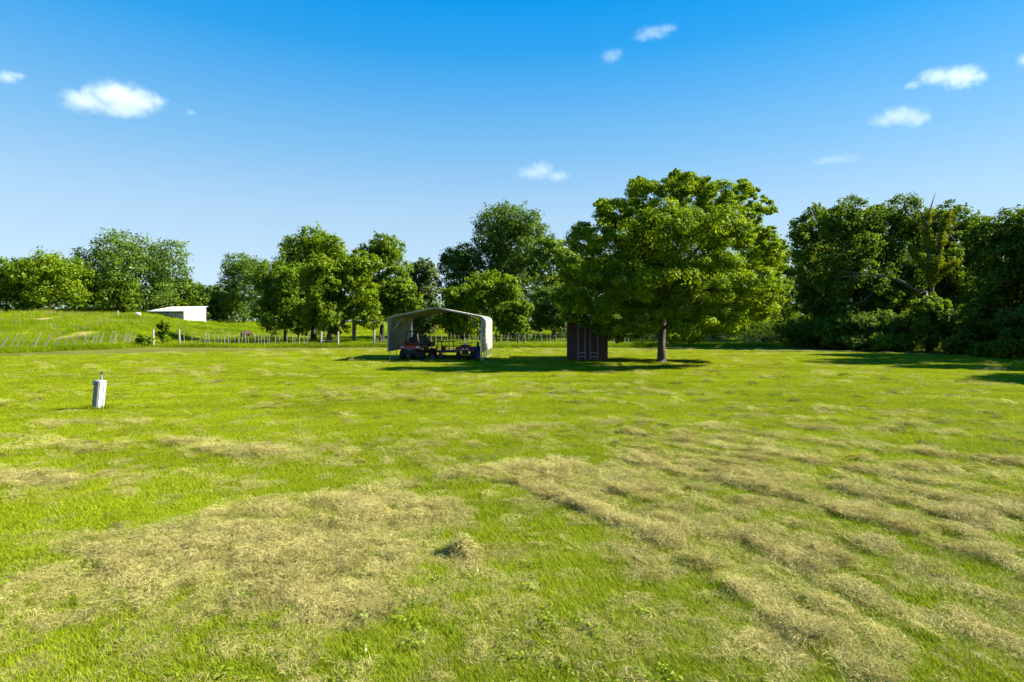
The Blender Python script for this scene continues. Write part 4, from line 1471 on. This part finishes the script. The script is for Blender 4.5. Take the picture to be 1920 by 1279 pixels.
# ------------------------------------------------------------------ grass and clippings
def tuft(name, rg, n, rad, h, w, mat, lay=.5, seg=2, tone=(.45, .2)):
    """a tuft of blades, each a bent tapering strip"""
    a = rg.random(n) * 2 * math.pi; r = rad * np.sqrt(rg.random(n))
    bx, by = r * np.cos(a), r * np.sin(a)
    az = rg.random(n) * 2 * math.pi
    hh = h * (.45 + .8 * rg.random(n)); ln = lay * hh * (.3 + rg.random(n))
    ww = w * (.6 + .7 * rg.random(n))
    dx, dy = np.cos(az), np.sin(az)
    sx, sy = -dy, dx
    V, Fc, T = [], [], []
    tn = np.clip(rg.normal(tone[0], tone[1], n), 0, 1)
    for i in range(n):
        b0 = len(V)
        for k in range(seg):
            t = k / seg
            o = ln[i] * t * t; z = hh[i] * (t - .18 * t * t * lay)
            wk = ww[i] * (1 - .55 * t) * .5
            for s in (-1, 1): V.append((bx[i] + dx[i] * o + sx[i] * wk * s, by[i] + dy[i] * o + sy[i] * wk * s, z - .006)); T.append(tn[i])
        V.append((bx[i] + dx[i] * ln[i], by[i] + dy[i] * ln[i], hh[i] * (1 - .18 * lay))); T.append(tn[i])
        for k in range(seg - 1): Fc.append((b0 + 2 * k, b0 + 2 * k + 1, b0 + 2 * k + 3, b0 + 2 * k + 2))
        Fc.append((b0 + 2 * seg - 2, b0 + 2 * seg - 1, b0 + 2 * seg))
    me = bpy.data.meshes.new(name); me.from_pydata(V, [], Fc)
    at = me.attributes.new('tone', 'FLOAT', 'POINT'); at.data.foreach_set('value', np.array(T, np.float32))
    me.materials.append(mat)
    return bpy.data.objects.new(name, me)


def hay_heap(name, rg, n, rad, h, mat, length=.13, w=.004):
    """a loose heap of dry cut stems lying every way"""
    a = rg.random(n) * 2 * math.pi; r = rad * np.sqrt(rg.random(n))
    cx, cy_ = r * np.cos(a), r * np.sin(a)
    cz = h * (1 - (r / rad) ** 2) * (.35 + .65 * rg.random(n)) + .004
    az = rg.random(n) * 2 * math.pi; el = rg.normal(0, .28, n)
    ln = length * (.4 + .9 * rg.random(n)); ww = w * (.6 + .8 * rg.random(n))
    tn = np.clip(rg.normal(.5, .25, n), 0, 1)
    V, Fc, T = [], [], []
    for i in range(n):
        d = np.array([math.cos(az[i]) * math.cos(el[i]), math.sin(az[i]) * math.cos(el[i]), math.sin(el[i])])
        s = np.array([-math.sin(az[i]), math.cos(az[i]), rg.normal(0, .5)]); s /= np.linalg.norm(s)
        c = np.array([cx[i], cy_[i], cz[i]]); m = c + np.array([0, 0, ln[i] * .12])
        b0 = len(V)
        for p, wk in ((c - d * ln[i] * .5, .6), (m, 1.0), (c + d * ln[i] * .5, .4)):
            for q in (-1, 1): V.append(tuple(p + s * ww[i] * wk * q * .5)); T.append(tn[i])
        Fc.append((b0, b0 + 1, b0 + 3, b0 + 2)); Fc.append((b0 + 2, b0 + 3, b0 + 5, b0 + 4))
    me = bpy.data.meshes.new(name); me.from_pydata(V, [], Fc)
    at = me.attributes.new('tone', 'FLOAT', 'POINT'); at.data.foreach_set('value', np.array(T, np.float32))
    me.materials.append(mat)
    return bpy.data.objects.new(name, me)


M_GRASS = leaf_mat('grass_blade', (.112, .155, .004), (.335, .392, .010), .38, (1.15, 1.15, .5), True, .008)
M_HAY = leaf_mat('dry_clippings', (.175, .160, .038), (.53, .465, .160), .25, (1.1, 1.0, .7), True, .012)
M_MEADOW = leaf_mat('pasture_grass', (.115, .180, .002), (.29, .365, .004), .42, (1.15, 1.15, .5), True, .006)


M_SEED = leaf_mat('seeding_grass', (.14, .15, .03), (.36, .31, .12), .3, (1.1, 1.0, .7), True, .01)
M_LUMP = leaf_mat('shade_dark_clippings', (.035, .032, .010), (.20, .17, .07), .12, (1.1, 1.0, .7), True, .01)  # lumps coloured dark to stand in for the shadow gaps among the stems
M_WEED = leaf_mat('weed_leaf', (.08, .14, .004), (.24, .32, .012), .3, None, True, .02)


def scatter(name, protos, co, rotz, scl, idx, tone, tilt=None):
    col = bpy.data.collections.new(name + '_kinds')
    for p in protos: col.objects.link(p)
    n = len(co)
    me = bpy.data.meshes.new(name)
    me.vertices.add(n); me.vertices.foreach_set('co', np.asarray(co, np.float32).reshape(-1))
    rot = np.zeros((n, 3), np.float32); rot[:, 2] = rotz
    if tilt is not None: rot[:, 0] = tilt[:, 0]; rot[:, 1] = tilt[:, 1]
    a = me.attributes.new('rot', 'FLOAT_VECTOR', 'POINT'); a.data.foreach_set('vector', rot.reshape(-1))
    a = me.attributes.new('scl', 'FLOAT_VECTOR', 'POINT'); a.data.foreach_set('vector', np.asarray(scl, np.float32).reshape(-1))
    a = me.attributes.new('kid', 'INT', 'POINT'); a.data.foreach_set('value', np.asarray(idx, np.int32))
    a = me.attributes.new('itone', 'FLOAT', 'POINT'); a.data.foreach_set('value', np.asarray(tone, np.float32))
    o = link_mesh(name, me)
    ng = bpy.data.node_groups.new(name, 'GeometryNodeTree')
    ng.interface.new_socket('Geometry', in_out='INPUT', socket_type='NodeSocketGeometry')
    ng.interface.new_socket('Geometry', in_out='OUTPUT', socket_type='NodeSocketGeometry')
    N, Lk = ng.nodes, ng.links
    gi, go = N.new('NodeGroupInput'), N.new('NodeGroupOutput')
    ci = N.new('GeometryNodeCollectionInfo'); ci.inputs['Collection'].default_value = col
    ci.inputs['Separate Children'].default_value = True; ci.inputs['Reset Children'].default_value = True
    io = N.new('GeometryNodeInstanceOnPoints'); io.inputs['Pick Instance'].default_value = True

    def na(nm, t):
        q = N.new('GeometryNodeInputNamedAttribute'); q.data_type = t; q.inputs['Name'].default_value = nm
        return q.outputs['Attribute']
    er = N.new('FunctionNodeEulerToRotation')
    Lk.new(na('rot', 'FLOAT_VECTOR'), er.inputs[0])
    Lk.new(gi.outputs[0], io.inputs['Points']); Lk.new(ci.outputs[0], io.inputs['Instance'])
    Lk.new(na('kid', 'INT'), io.inputs['Instance Index']); Lk.new(er.outputs[0], io.inputs['Rotation'])
    Lk.new(na('scl', 'FLOAT_VECTOR'), io.inputs['Scale']); Lk.new(io.outputs[0], go.inputs[0])
    md = o.modifiers.new('scatter', 'NODES'); md.node_group = ng
    return o


def sample_polar(rg, n, r0, r1, half):
    """points spread so that each looks as dense as the next from the viewpoint"""
    u = rg.random(n)
    r = r0 * (r1 / r0) ** u
    a = np.radians(rg.uniform(-half, half, n))
    return np.sin(a) * r, np.cos(a) * r, r


def lawn_cover():
    rg = np.random.default_rng(31)
    kinds = [tuft('grass_kind', rg, 130, .15, .043, .0046, M_GRASS, 1.0, 2, (.40 + .09 * (k % 3), .26)) for k in range(6)]
    x, y, r = sample_polar(rg, 62000, 2.6, 52, 50)
    z, h, p = gz(x, y)
    keep = rg.random(len(x)) > np.clip(h * 1.2 - .32, 0, .78)
    keep &= rg.random(len(x)) < np.clip(r / 13, .24, 1)
    keep &= y < 53.5 - smooth(-34, -40, x) * 9
    x, y, r, z, h, p = (q[keep] for q in (x, y, r, z, h, p))
    s = np.clip(.62 + .085 * r, .8, 3.4)
    sv = np.stack([s, s, .75 + .35 * np.minimum(s, 2.0) * .5 + .25 * rg.random(len(s))], -1)
    stripe = fbm(x * .22, y * .6, 91, 3) - .5
    band = np.sin((y + .006 * (x - 4) ** 2 + 1.2 * fbm(x * .12, y * .12, 93, 2)) * 2 * math.pi / 1.9) * smooth(9, 15, r)
    patch = fbm(x * 1.6, y * 1.6, 94, 3) - .5
    tone = .50 * stripe + .10 * band + .42 * patch + rg.normal(0, .08, len(x)) + .10
    sv[:, 2] *= .75 + 1.1 * np.clip(patch + .25, 0, 1)
    o = scatter('lawn_grass', kinds, np.stack([x, y, z - p * .25], -1), rg.random(len(x)) * 6.28, sv, rg.integers(0, 6, len(x)), tone)
    tag(o, 'short mown yellow green lawn grass', 'grass', kind='stuff')
    kinds = [hay_heap('clippings_kind', rg, 210, .17, .030, M_HAY, .062, .0023) for k in range(6)]
    x, y, r = sample_polar(rg, 90000, 2.6, 52, 50)
    z, h, p = gz(x, y)
    keep = rg.random(len(x)) < np.clip(h * 1.05 - .05, 0, 1) ** 1.15 * (.66 + .6 * smooth(.3, .7, fbm(x * 6, y * 6, 97, 2))) * (.88 - .25 * smooth(10, 16, r))
    keep &= y < 53.5 - smooth(-34, -40, x) * 9
    x, y, r, z, h, p = (q[keep] for q in (x, y, r, z, h, p))
    s = np.clip(.60 + .07 * r, .75, 2.8)
    sv = np.stack([s, s, (.45 + 1.0 * rg.random(len(s)) ** 2) * (.6 + .8 * h) * np.clip(1.15 - r / 40, .6, 1)], -1)
    tone = rg.normal(0, .10, len(x)) + .5 * (fbm(x * 2, y * 2, 95, 2) - .5)
    tilt = rg.normal(0, .20, (len(x), 2))
    o = scatter('dry_clippings', kinds, np.stack([x, y, z + .004], -1), rg.random(len(x)) * 6.28, sv, rg.integers(0, 6, len(x)), tone, tilt)
    tag(o, 'straw coloured mown grass clippings lying in rows and patches on the lawn', 'clippings', kind='stuff')
    # uncut grass left standing round the post, the trunk and the shed
    kinds = [tuft('uncut_kind', rg, 60, .12, .13, .006, M_GRASS, .8, 2, (.42, .2)) for k in range(3)]
    pd = CAM_H * F_PX / (768.5 - HY); px_ = xat(183, pd); td = CAM_H * F_PX / (682 - HY); tx_ = xat(1240, td)
    A = rg.random(46) * 6.28
    x = np.concatenate([px_ + np.cos(A[:16]) * .19, tx_ + np.cos(A) * rg.uniform(.35, .6, 46), xat(1066, 33.6) + rg.random(40) * 2.3])
    y = np.concatenate([pd + np.sin(A[:16]) * .19, td + np.sin(A) * rg.uniform(.35, .6, 46), 33.5 + rg.normal(0, .07, 40)])
    s = .7 + .8 * rg.random(len(x))
    o = scatter('uncut_grass', kinds, np.stack([x, y, terrain(x, y)], -1), rg.random(len(x)) * 6.28, np.stack([s, s, s], -1), rg.integers(0, 3, len(x)), rg.normal(0, .1, len(x)))
    tag(o, 'uncut grass tufts round the post, tree trunk and shed', 'grass', kind='stuff')
    # broad leaved weeds low in the near grass
    kinds = []
    for k in range(4):
        n = 14; a = np.arange(n) * 2.4 + k; rr = .01 + .045 * rg.random(n)
        P = np.stack([np.cos(a) * rr, np.sin(a) * rr, .022 + .018 * rg.random(n)], 1)
        me = leaf_mesh('weed_kind', P, np.array([0, 0, 1.0]) + rg.normal(0, .35, (n, 3)), .016 + .012 * rg.random(n), rg.normal(.5, .2, n), rg, .6)
        me.materials.append(M_WEED); kinds.append(bpy.data.objects.new('weed_kind', me))
    x, y, r = sample_polar(rg, 700, 2.8, 12, 48)
    keep = fbm(x * .7, y * .7, 123, 3) > .55
    x, y, r = x[keep], y[keep], r[keep]
    z, h, p = gz(x, y)
    s = .8 + .9 * rg.random(len(x))
    o = scatter('lawn_weeds', kinds, np.stack([x, y, z], -1), rg.random(len(x)) * 6.28, np.stack([s, s, s], -1), rg.integers(0, 4, len(x)), rg.normal(0, .1, len(x)))
    tag(o, 'small broad leaved weeds low in the near lawn', 'weeds', kind='stuff')
    # small ragged lumps left along the rows further out
    kinds = [hay_heap('lump_kind', rg, 130, .15, .12, M_LUMP, .08, .006) for k in range(4)]
    X, Y = [], []
    for pts, w, st in ROWS_G:
        for (ax, ay), (bx, by) in zip(pts[:-1], pts[1:]):
            n = int(math.hypot(bx - ax, by - ay) * 2.2 * st)
            t = rg.random(n)
            X.append(ax + (bx - ax) * t + rg.normal(0, w * 1.3, n)); Y.append(ay + (by - ay) * t + rg.normal(0, w * 1.3, n))
    for cx, cy_, rx, ry, n in ((520, 1040, 330, 85, 240), (330, 1070, 300, 80, 130), (620, 1130, 230, 60, 70), (1180, 1180, 260, 70, 40)):
        a = rg.random(n) * 6.28; q = np.sqrt(rg.random(n))
        g = np.array([gpt(cx + rx * qq * math.cos(aa), cy_ + ry * qq * math.sin(aa)) for aa, qq in zip(a, q)])
        X.append(g[:, 0]); Y.append(g[:, 1])
    ex, ey, er = sample_polar(rg, 520, 5, 40, 46)
    x = np.concatenate(X + [ex]); y = np.concatenate(Y + [ey])
    z, h, p = gz(x, y)
    d = np.hypot(x, y)
    s = (.35 + .75 * rg.random(len(x)) ** 2) * np.clip(d / 14, .45, 1.35)
    sv = np.stack([s * 1.25, s, s * (.5 + .5 * rg.random(len(x)))], -1)
    o = scatter('clipping_lumps', kinds, np.stack([x, y, z], -1), rg.random(len(x)) * 6.28, sv, rg.integers(0, 4, len(x)), rg.normal(-.12, .15, len(x)) + .30 * smooth(9, 5, d))
    tag(o, 'small ragged darker lumps of clippings scattered along the mown rows', 'clippings', kind='stuff')
    # taller pasture grass and the unmown edge under the fences
    kinds = [tuft('meadow_kind', rg, 60, .30, .26, .014, M_MEADOW, .7, 2, (.45, .2)) for k in range(5)]
    x = rg.uniform(-110, 40, 60000); y = 50 + 85 * rg.random(60000) ** 1.6
    e = 54.0 - smooth(-34, -40, x) * 11
    keep = (np.abs(x / y) < 1.05) & (y > e) & (rg.random(60000) < np.clip(60 / y, 0, 1))
    sdist = np.hypot((x + 47.5) * .95 + (y - 62) * .30, (y - 62) * .36)
    keep &= (sdist > 2.0) & (bank_strip(x, y) < .45)
    x, y = x[keep], y[keep]
    # dense strip under the fence lines
    n2 = 5200
    xs = rg.uniform(-33, 29, n2); ys = 54.6 + rg.normal(.35, .5, n2)
    t = rg.random(1900); A, B = gpt(-40, 664), gpt(300, 650)
    xl = A[0] + (B[0] - A[0]) * t + rg.normal(-.4, .5, 1900); yl = A[1] + (B[1] - A[1]) * t + rg.normal(.3, .5, 1900)
    kind2 = np.concatenate([np.zeros(len(x)), np.ones(n2), np.full(1900, 1.5)])
    x = np.concatenate([x, xs, xl]); y = np.concatenate([y, ys, yl])
    z = terrain(x, y)
    s = .75 + .8 * rg.random(len(x))
    hgt = np.where(kind2 > 1.2, 1.45, np.where(kind2 > .5, 1.15, .75 + .9 * smooth(.5, .8, fbm(x / 5, y / 5, 61, 3)) + .9 * smooth(-38, -46, x)))
    sv = np.stack([s, s, s * hgt], -1)
    tone = 1.3 * (fbm(x / 6, y / 3, 62, 3) - .5) - .05 + rg.normal(0, .08, len(x))
    o = scatter('pasture_grass', kinds, np.stack([x, y, z - .01], -1), rg.random(len(x)) * 6.28, sv, rg.integers(0, 5, len(x)), tone)
    tag(o, 'taller yellow green pasture grass behind and under the fences', 'grass', kind='stuff')
    # pale seeding grass and dark weeds standing along the bank
    kinds = [tuft('seed_kind', rg, 46, .34, .62, .016, M_SEED, .5, 2, (.5, .25)) for k in range(3)] + [tuft('bank_weed_kind', rg, 70, .40, .38, .030, M_WEED, .9, 2, (.2, .2)) for k in range(3)]
    n = 2600
    x = rg.uniform(-95, -36, n); y = rg.uniform(56, 104, n)
    f = fbm(x / 6, y / 5, 141, 3)
    crest = smooth(80, 90, y) * smooth(-80, -60, x)
    keep = (np.abs(x / y) < 1.0) & (rg.random(n) < np.clip(smooth(.5, .62, f) * .8 + .55 * crest * smooth(.4, .6, fbm(x / 3, y / 3, 142, 2)), 0, 1)) & (np.hypot((x + 47.5) * .95 + (y - 62) * .30, (y - 62) * .36) > 2.2)
    x, y, crest = x[keep], y[keep], crest[keep]
    kid = np.where(rg.random(len(x)) < .25 + .6 * crest, rg.integers(0, 3, len(x)), rg.integers(3, 6, len(x)))
    s = .7 + .7 * rg.random(len(x))
    o = scatter('bank_weeds', kinds, np.stack([x, y, terrain(x, y)], -1), rg.random(len(x)) * 6.28, np.stack([s, s, s], -1), kid, rg.normal(0, .1, len(x)))
    tag(o, 'pale seeding grass and darker weeds on the left bank', 'weeds', kind='stuff')
    # one heap that stands out by itself
    hx, hy = gpt(866, 1046)
    hp = hay_heap('hay_clump', rg, 1300, .18, .23, M_HAY, .09, .004)
    C.objects.link(hp)
    zz, _, _ = gz(np.array([hx]), np.array([hy]))
    hp.location = (hx, hy, float(zz[0]) - .01)
    mb = MB(); mb.lathe([(.14, -.01), (.12, .06), (.08, .12), (.03, .16)], 12); mb.build('core', M_HAY, hp)
    tag(hp, 'single upright clump of dry clippings on the foreground grass', 'hay clump')


lawn_cover()


# ------------------------------------------------------------------ clouds: real, lit volumes far beyond the trees
def cloud(label, lobes, d=1500.0, dens=.014, seed=0):
    """lobes: pixel x, y, rx, ry"""
    k = d / F_PX
    xs = np.array([[xat(a, d), zat(b, d), rx * k * 1.12, ry * k * 1.15] for a, b, rx, ry in lobes])
    c = np.array([np.average(xs[:, 0], weights=xs[:, 2]), np.average(xs[:, 1], weights=xs[:, 2])])
    xs[:, :2] -= c
    infl = 1.25
    me = bpy.data.meshes.new('cloud')
    bm = bmesh.new(); bmesh.ops.create_icosphere(bm, subdivisions=4, radius=1.0)
    for v in bm.verts:
        dv = np.array(v.co.normalized()); best = 2.0
        for (lx, lz, rx, rz) in xs:
            ry = (rx + rz) * .42
            o = np.array([-lx / (rx * infl), 0, -lz / (rz * infl)]); q = dv / np.array([rx * infl, ry * infl, rz * infl])
            A = q @ q; B = 2 * o @ q; Cc = o @ o - 1
            D = B * B - 4 * A * Cc
            if D > 0: best = max(best, (-B + math.sqrt(D)) / (2 * A))
        v.co = Vector(dv * best)
    bm.to_mesh(me); bm.free()
    m = bpy.data.materials.new('cloud'); m.use_nodes = True
    n, l = m.node_tree.nodes, m.node_tree.links
    n.clear()
    out = n.new('ShaderNodeOutputMaterial'); pv = n.new('ShaderNodeVolumePrincipled')
    pv.inputs['Color'].default_value = (.980, .960, .988, 1); pv.inputs['Anisotropy'].default_value = 0.0
    tc = n.new('ShaderNodeTexCoord')
    field = None
    for (lx, lz, rx, rz) in xs:
        ry = (rx + rz) * .42
        mp = n.new('ShaderNodeMapping'); mp.inputs['Scale'].default_value = (1 / rx, 1 / ry, 1 / rz); mp.inputs['Location'].default_value = (-lx / rx, 0, -lz / rz)
        l.new(tc.outputs['Object'], mp.inputs['Vector'])
        ln = n.new('ShaderNodeVectorMath'); ln.operation = 'LENGTH'; l.new(mp.outputs[0], ln.inputs[0])
        sb = n.new('ShaderNodeMath'); sb.operation = 'SUBTRACT'; sb.inputs[0].default_value = 1.0; l.new(ln.outputs['Value'], sb.inputs[1])
        if field is None: field = sb.outputs[0]
        else:
            mx = n.new('ShaderNodeMath'); mx.operation = 'SMOOTH_MAX'; mx.inputs[2].default_value = .25
            l.new(field, mx.inputs[0]); l.new(sb.outputs[0], mx.inputs[1]); field = mx.outputs[0]
    nz = n.new('ShaderNodeTexNoise'); nz.inputs['Scale'].default_value = 4.2 / (xs[:, 2].max()); nz.inputs['Detail'].default_value = 4; nz.inputs['Roughness'].default_value = .6
    ad = n.new('ShaderNodeVectorMath'); ad.operation = 'ADD'; ad.inputs[1].default_value = (seed * 311.0, 0, seed * 97.0)
    l.new(tc.outputs['Object'], ad.inputs[0]); l.new(ad.outputs[0], nz.inputs['Vector'])
    ns = n.new('ShaderNodeMath'); ns.operation = 'MULTIPLY_ADD'; ns.inputs[1].default_value = 1.3; ns.inputs[2].default_value = -.72
    l.new(nz.outputs['Fac'], ns.inputs[0])
    sm = n.new('ShaderNodeMath'); sm.operation = 'ADD'; l.new(field, sm.inputs[0]); l.new(ns.outputs[0], sm.inputs[1])
    mr = n.new('ShaderNodeMapRange'); mr.interpolation_type = 'SMOOTHSTEP'
    mr.inputs['From Min'].default_value = 0.0; mr.inputs['From Max'].default_value = .95; mr.inputs['To Max'].default_value = dens
    l.new(sm.outputs[0], mr.inputs['Value']); l.new(mr.outputs[0], pv.inputs['Density'])
    l.new(pv.outputs[0], out.inputs['Volume'])
    me.materials.append(m)
    o = bpy.data.objects.new('cloud', me); C.objects.link(o)
    o.location = (c[0], d, c[1])
    tag(o, label, 'cloud', 'small fair weather clouds')
    return o


cloud('largest white puffy cloud, high above the far left trees', [(160, 190, 52, 24), (215, 180, 62, 30), (255, 190, 52, 26), (230, 208, 62, 14), (294, 190, 24, 13)], seed=1)
cloud('small white cloud cut by the left edge of the sky', [(14, 145, 26, 14), (34, 142, 16, 8)], seed=2)
cloud('faint rounded cloud low in the sky left of the shade tree top', [(1000, 325, 40, 14), (1014, 318, 30, 19), (1045, 330, 30, 13)], dens=.008, seed=3)
cloud('thin wispy cloud highest in the sky, longest of the upper pair', [(1225, 62, 38, 13), (1252, 54, 26, 9), (1205, 70, 24, 9)], dens=.008, seed=4)
cloud('small wispy puff below and left of the highest cloud', [(1146, 106, 24, 15), (1160, 98, 14, 9)], dens=.009, seed=5)
cloud('bright white cloud with a small tail to its left, upper right sky', [(1800, 145, 48, 24), (1755, 144, 38, 18), (1712, 160, 20, 9), (1835, 145, 22, 14)], seed=6)
cloud('oval white cloud below the tailed cloud at upper right', [(1690, 218, 50, 20), (1715, 222, 36, 18), (1655, 228, 32, 13)], dens=.013, seed=7)
cloud('very faint streak of cloud low over the right wood', [(1570, 298, 46, 9), (1545, 304, 30, 7), (1595, 292, 26, 7)], dens=.006, seed=8)
cloud('small cloud cut by the right edge of the sky', [(1924, 112, 20, 15)], seed=9)
cloud('tiny speck of cloud right of the largest cloud', [(357, 211, 12, 7)], dens=.012, seed=10)
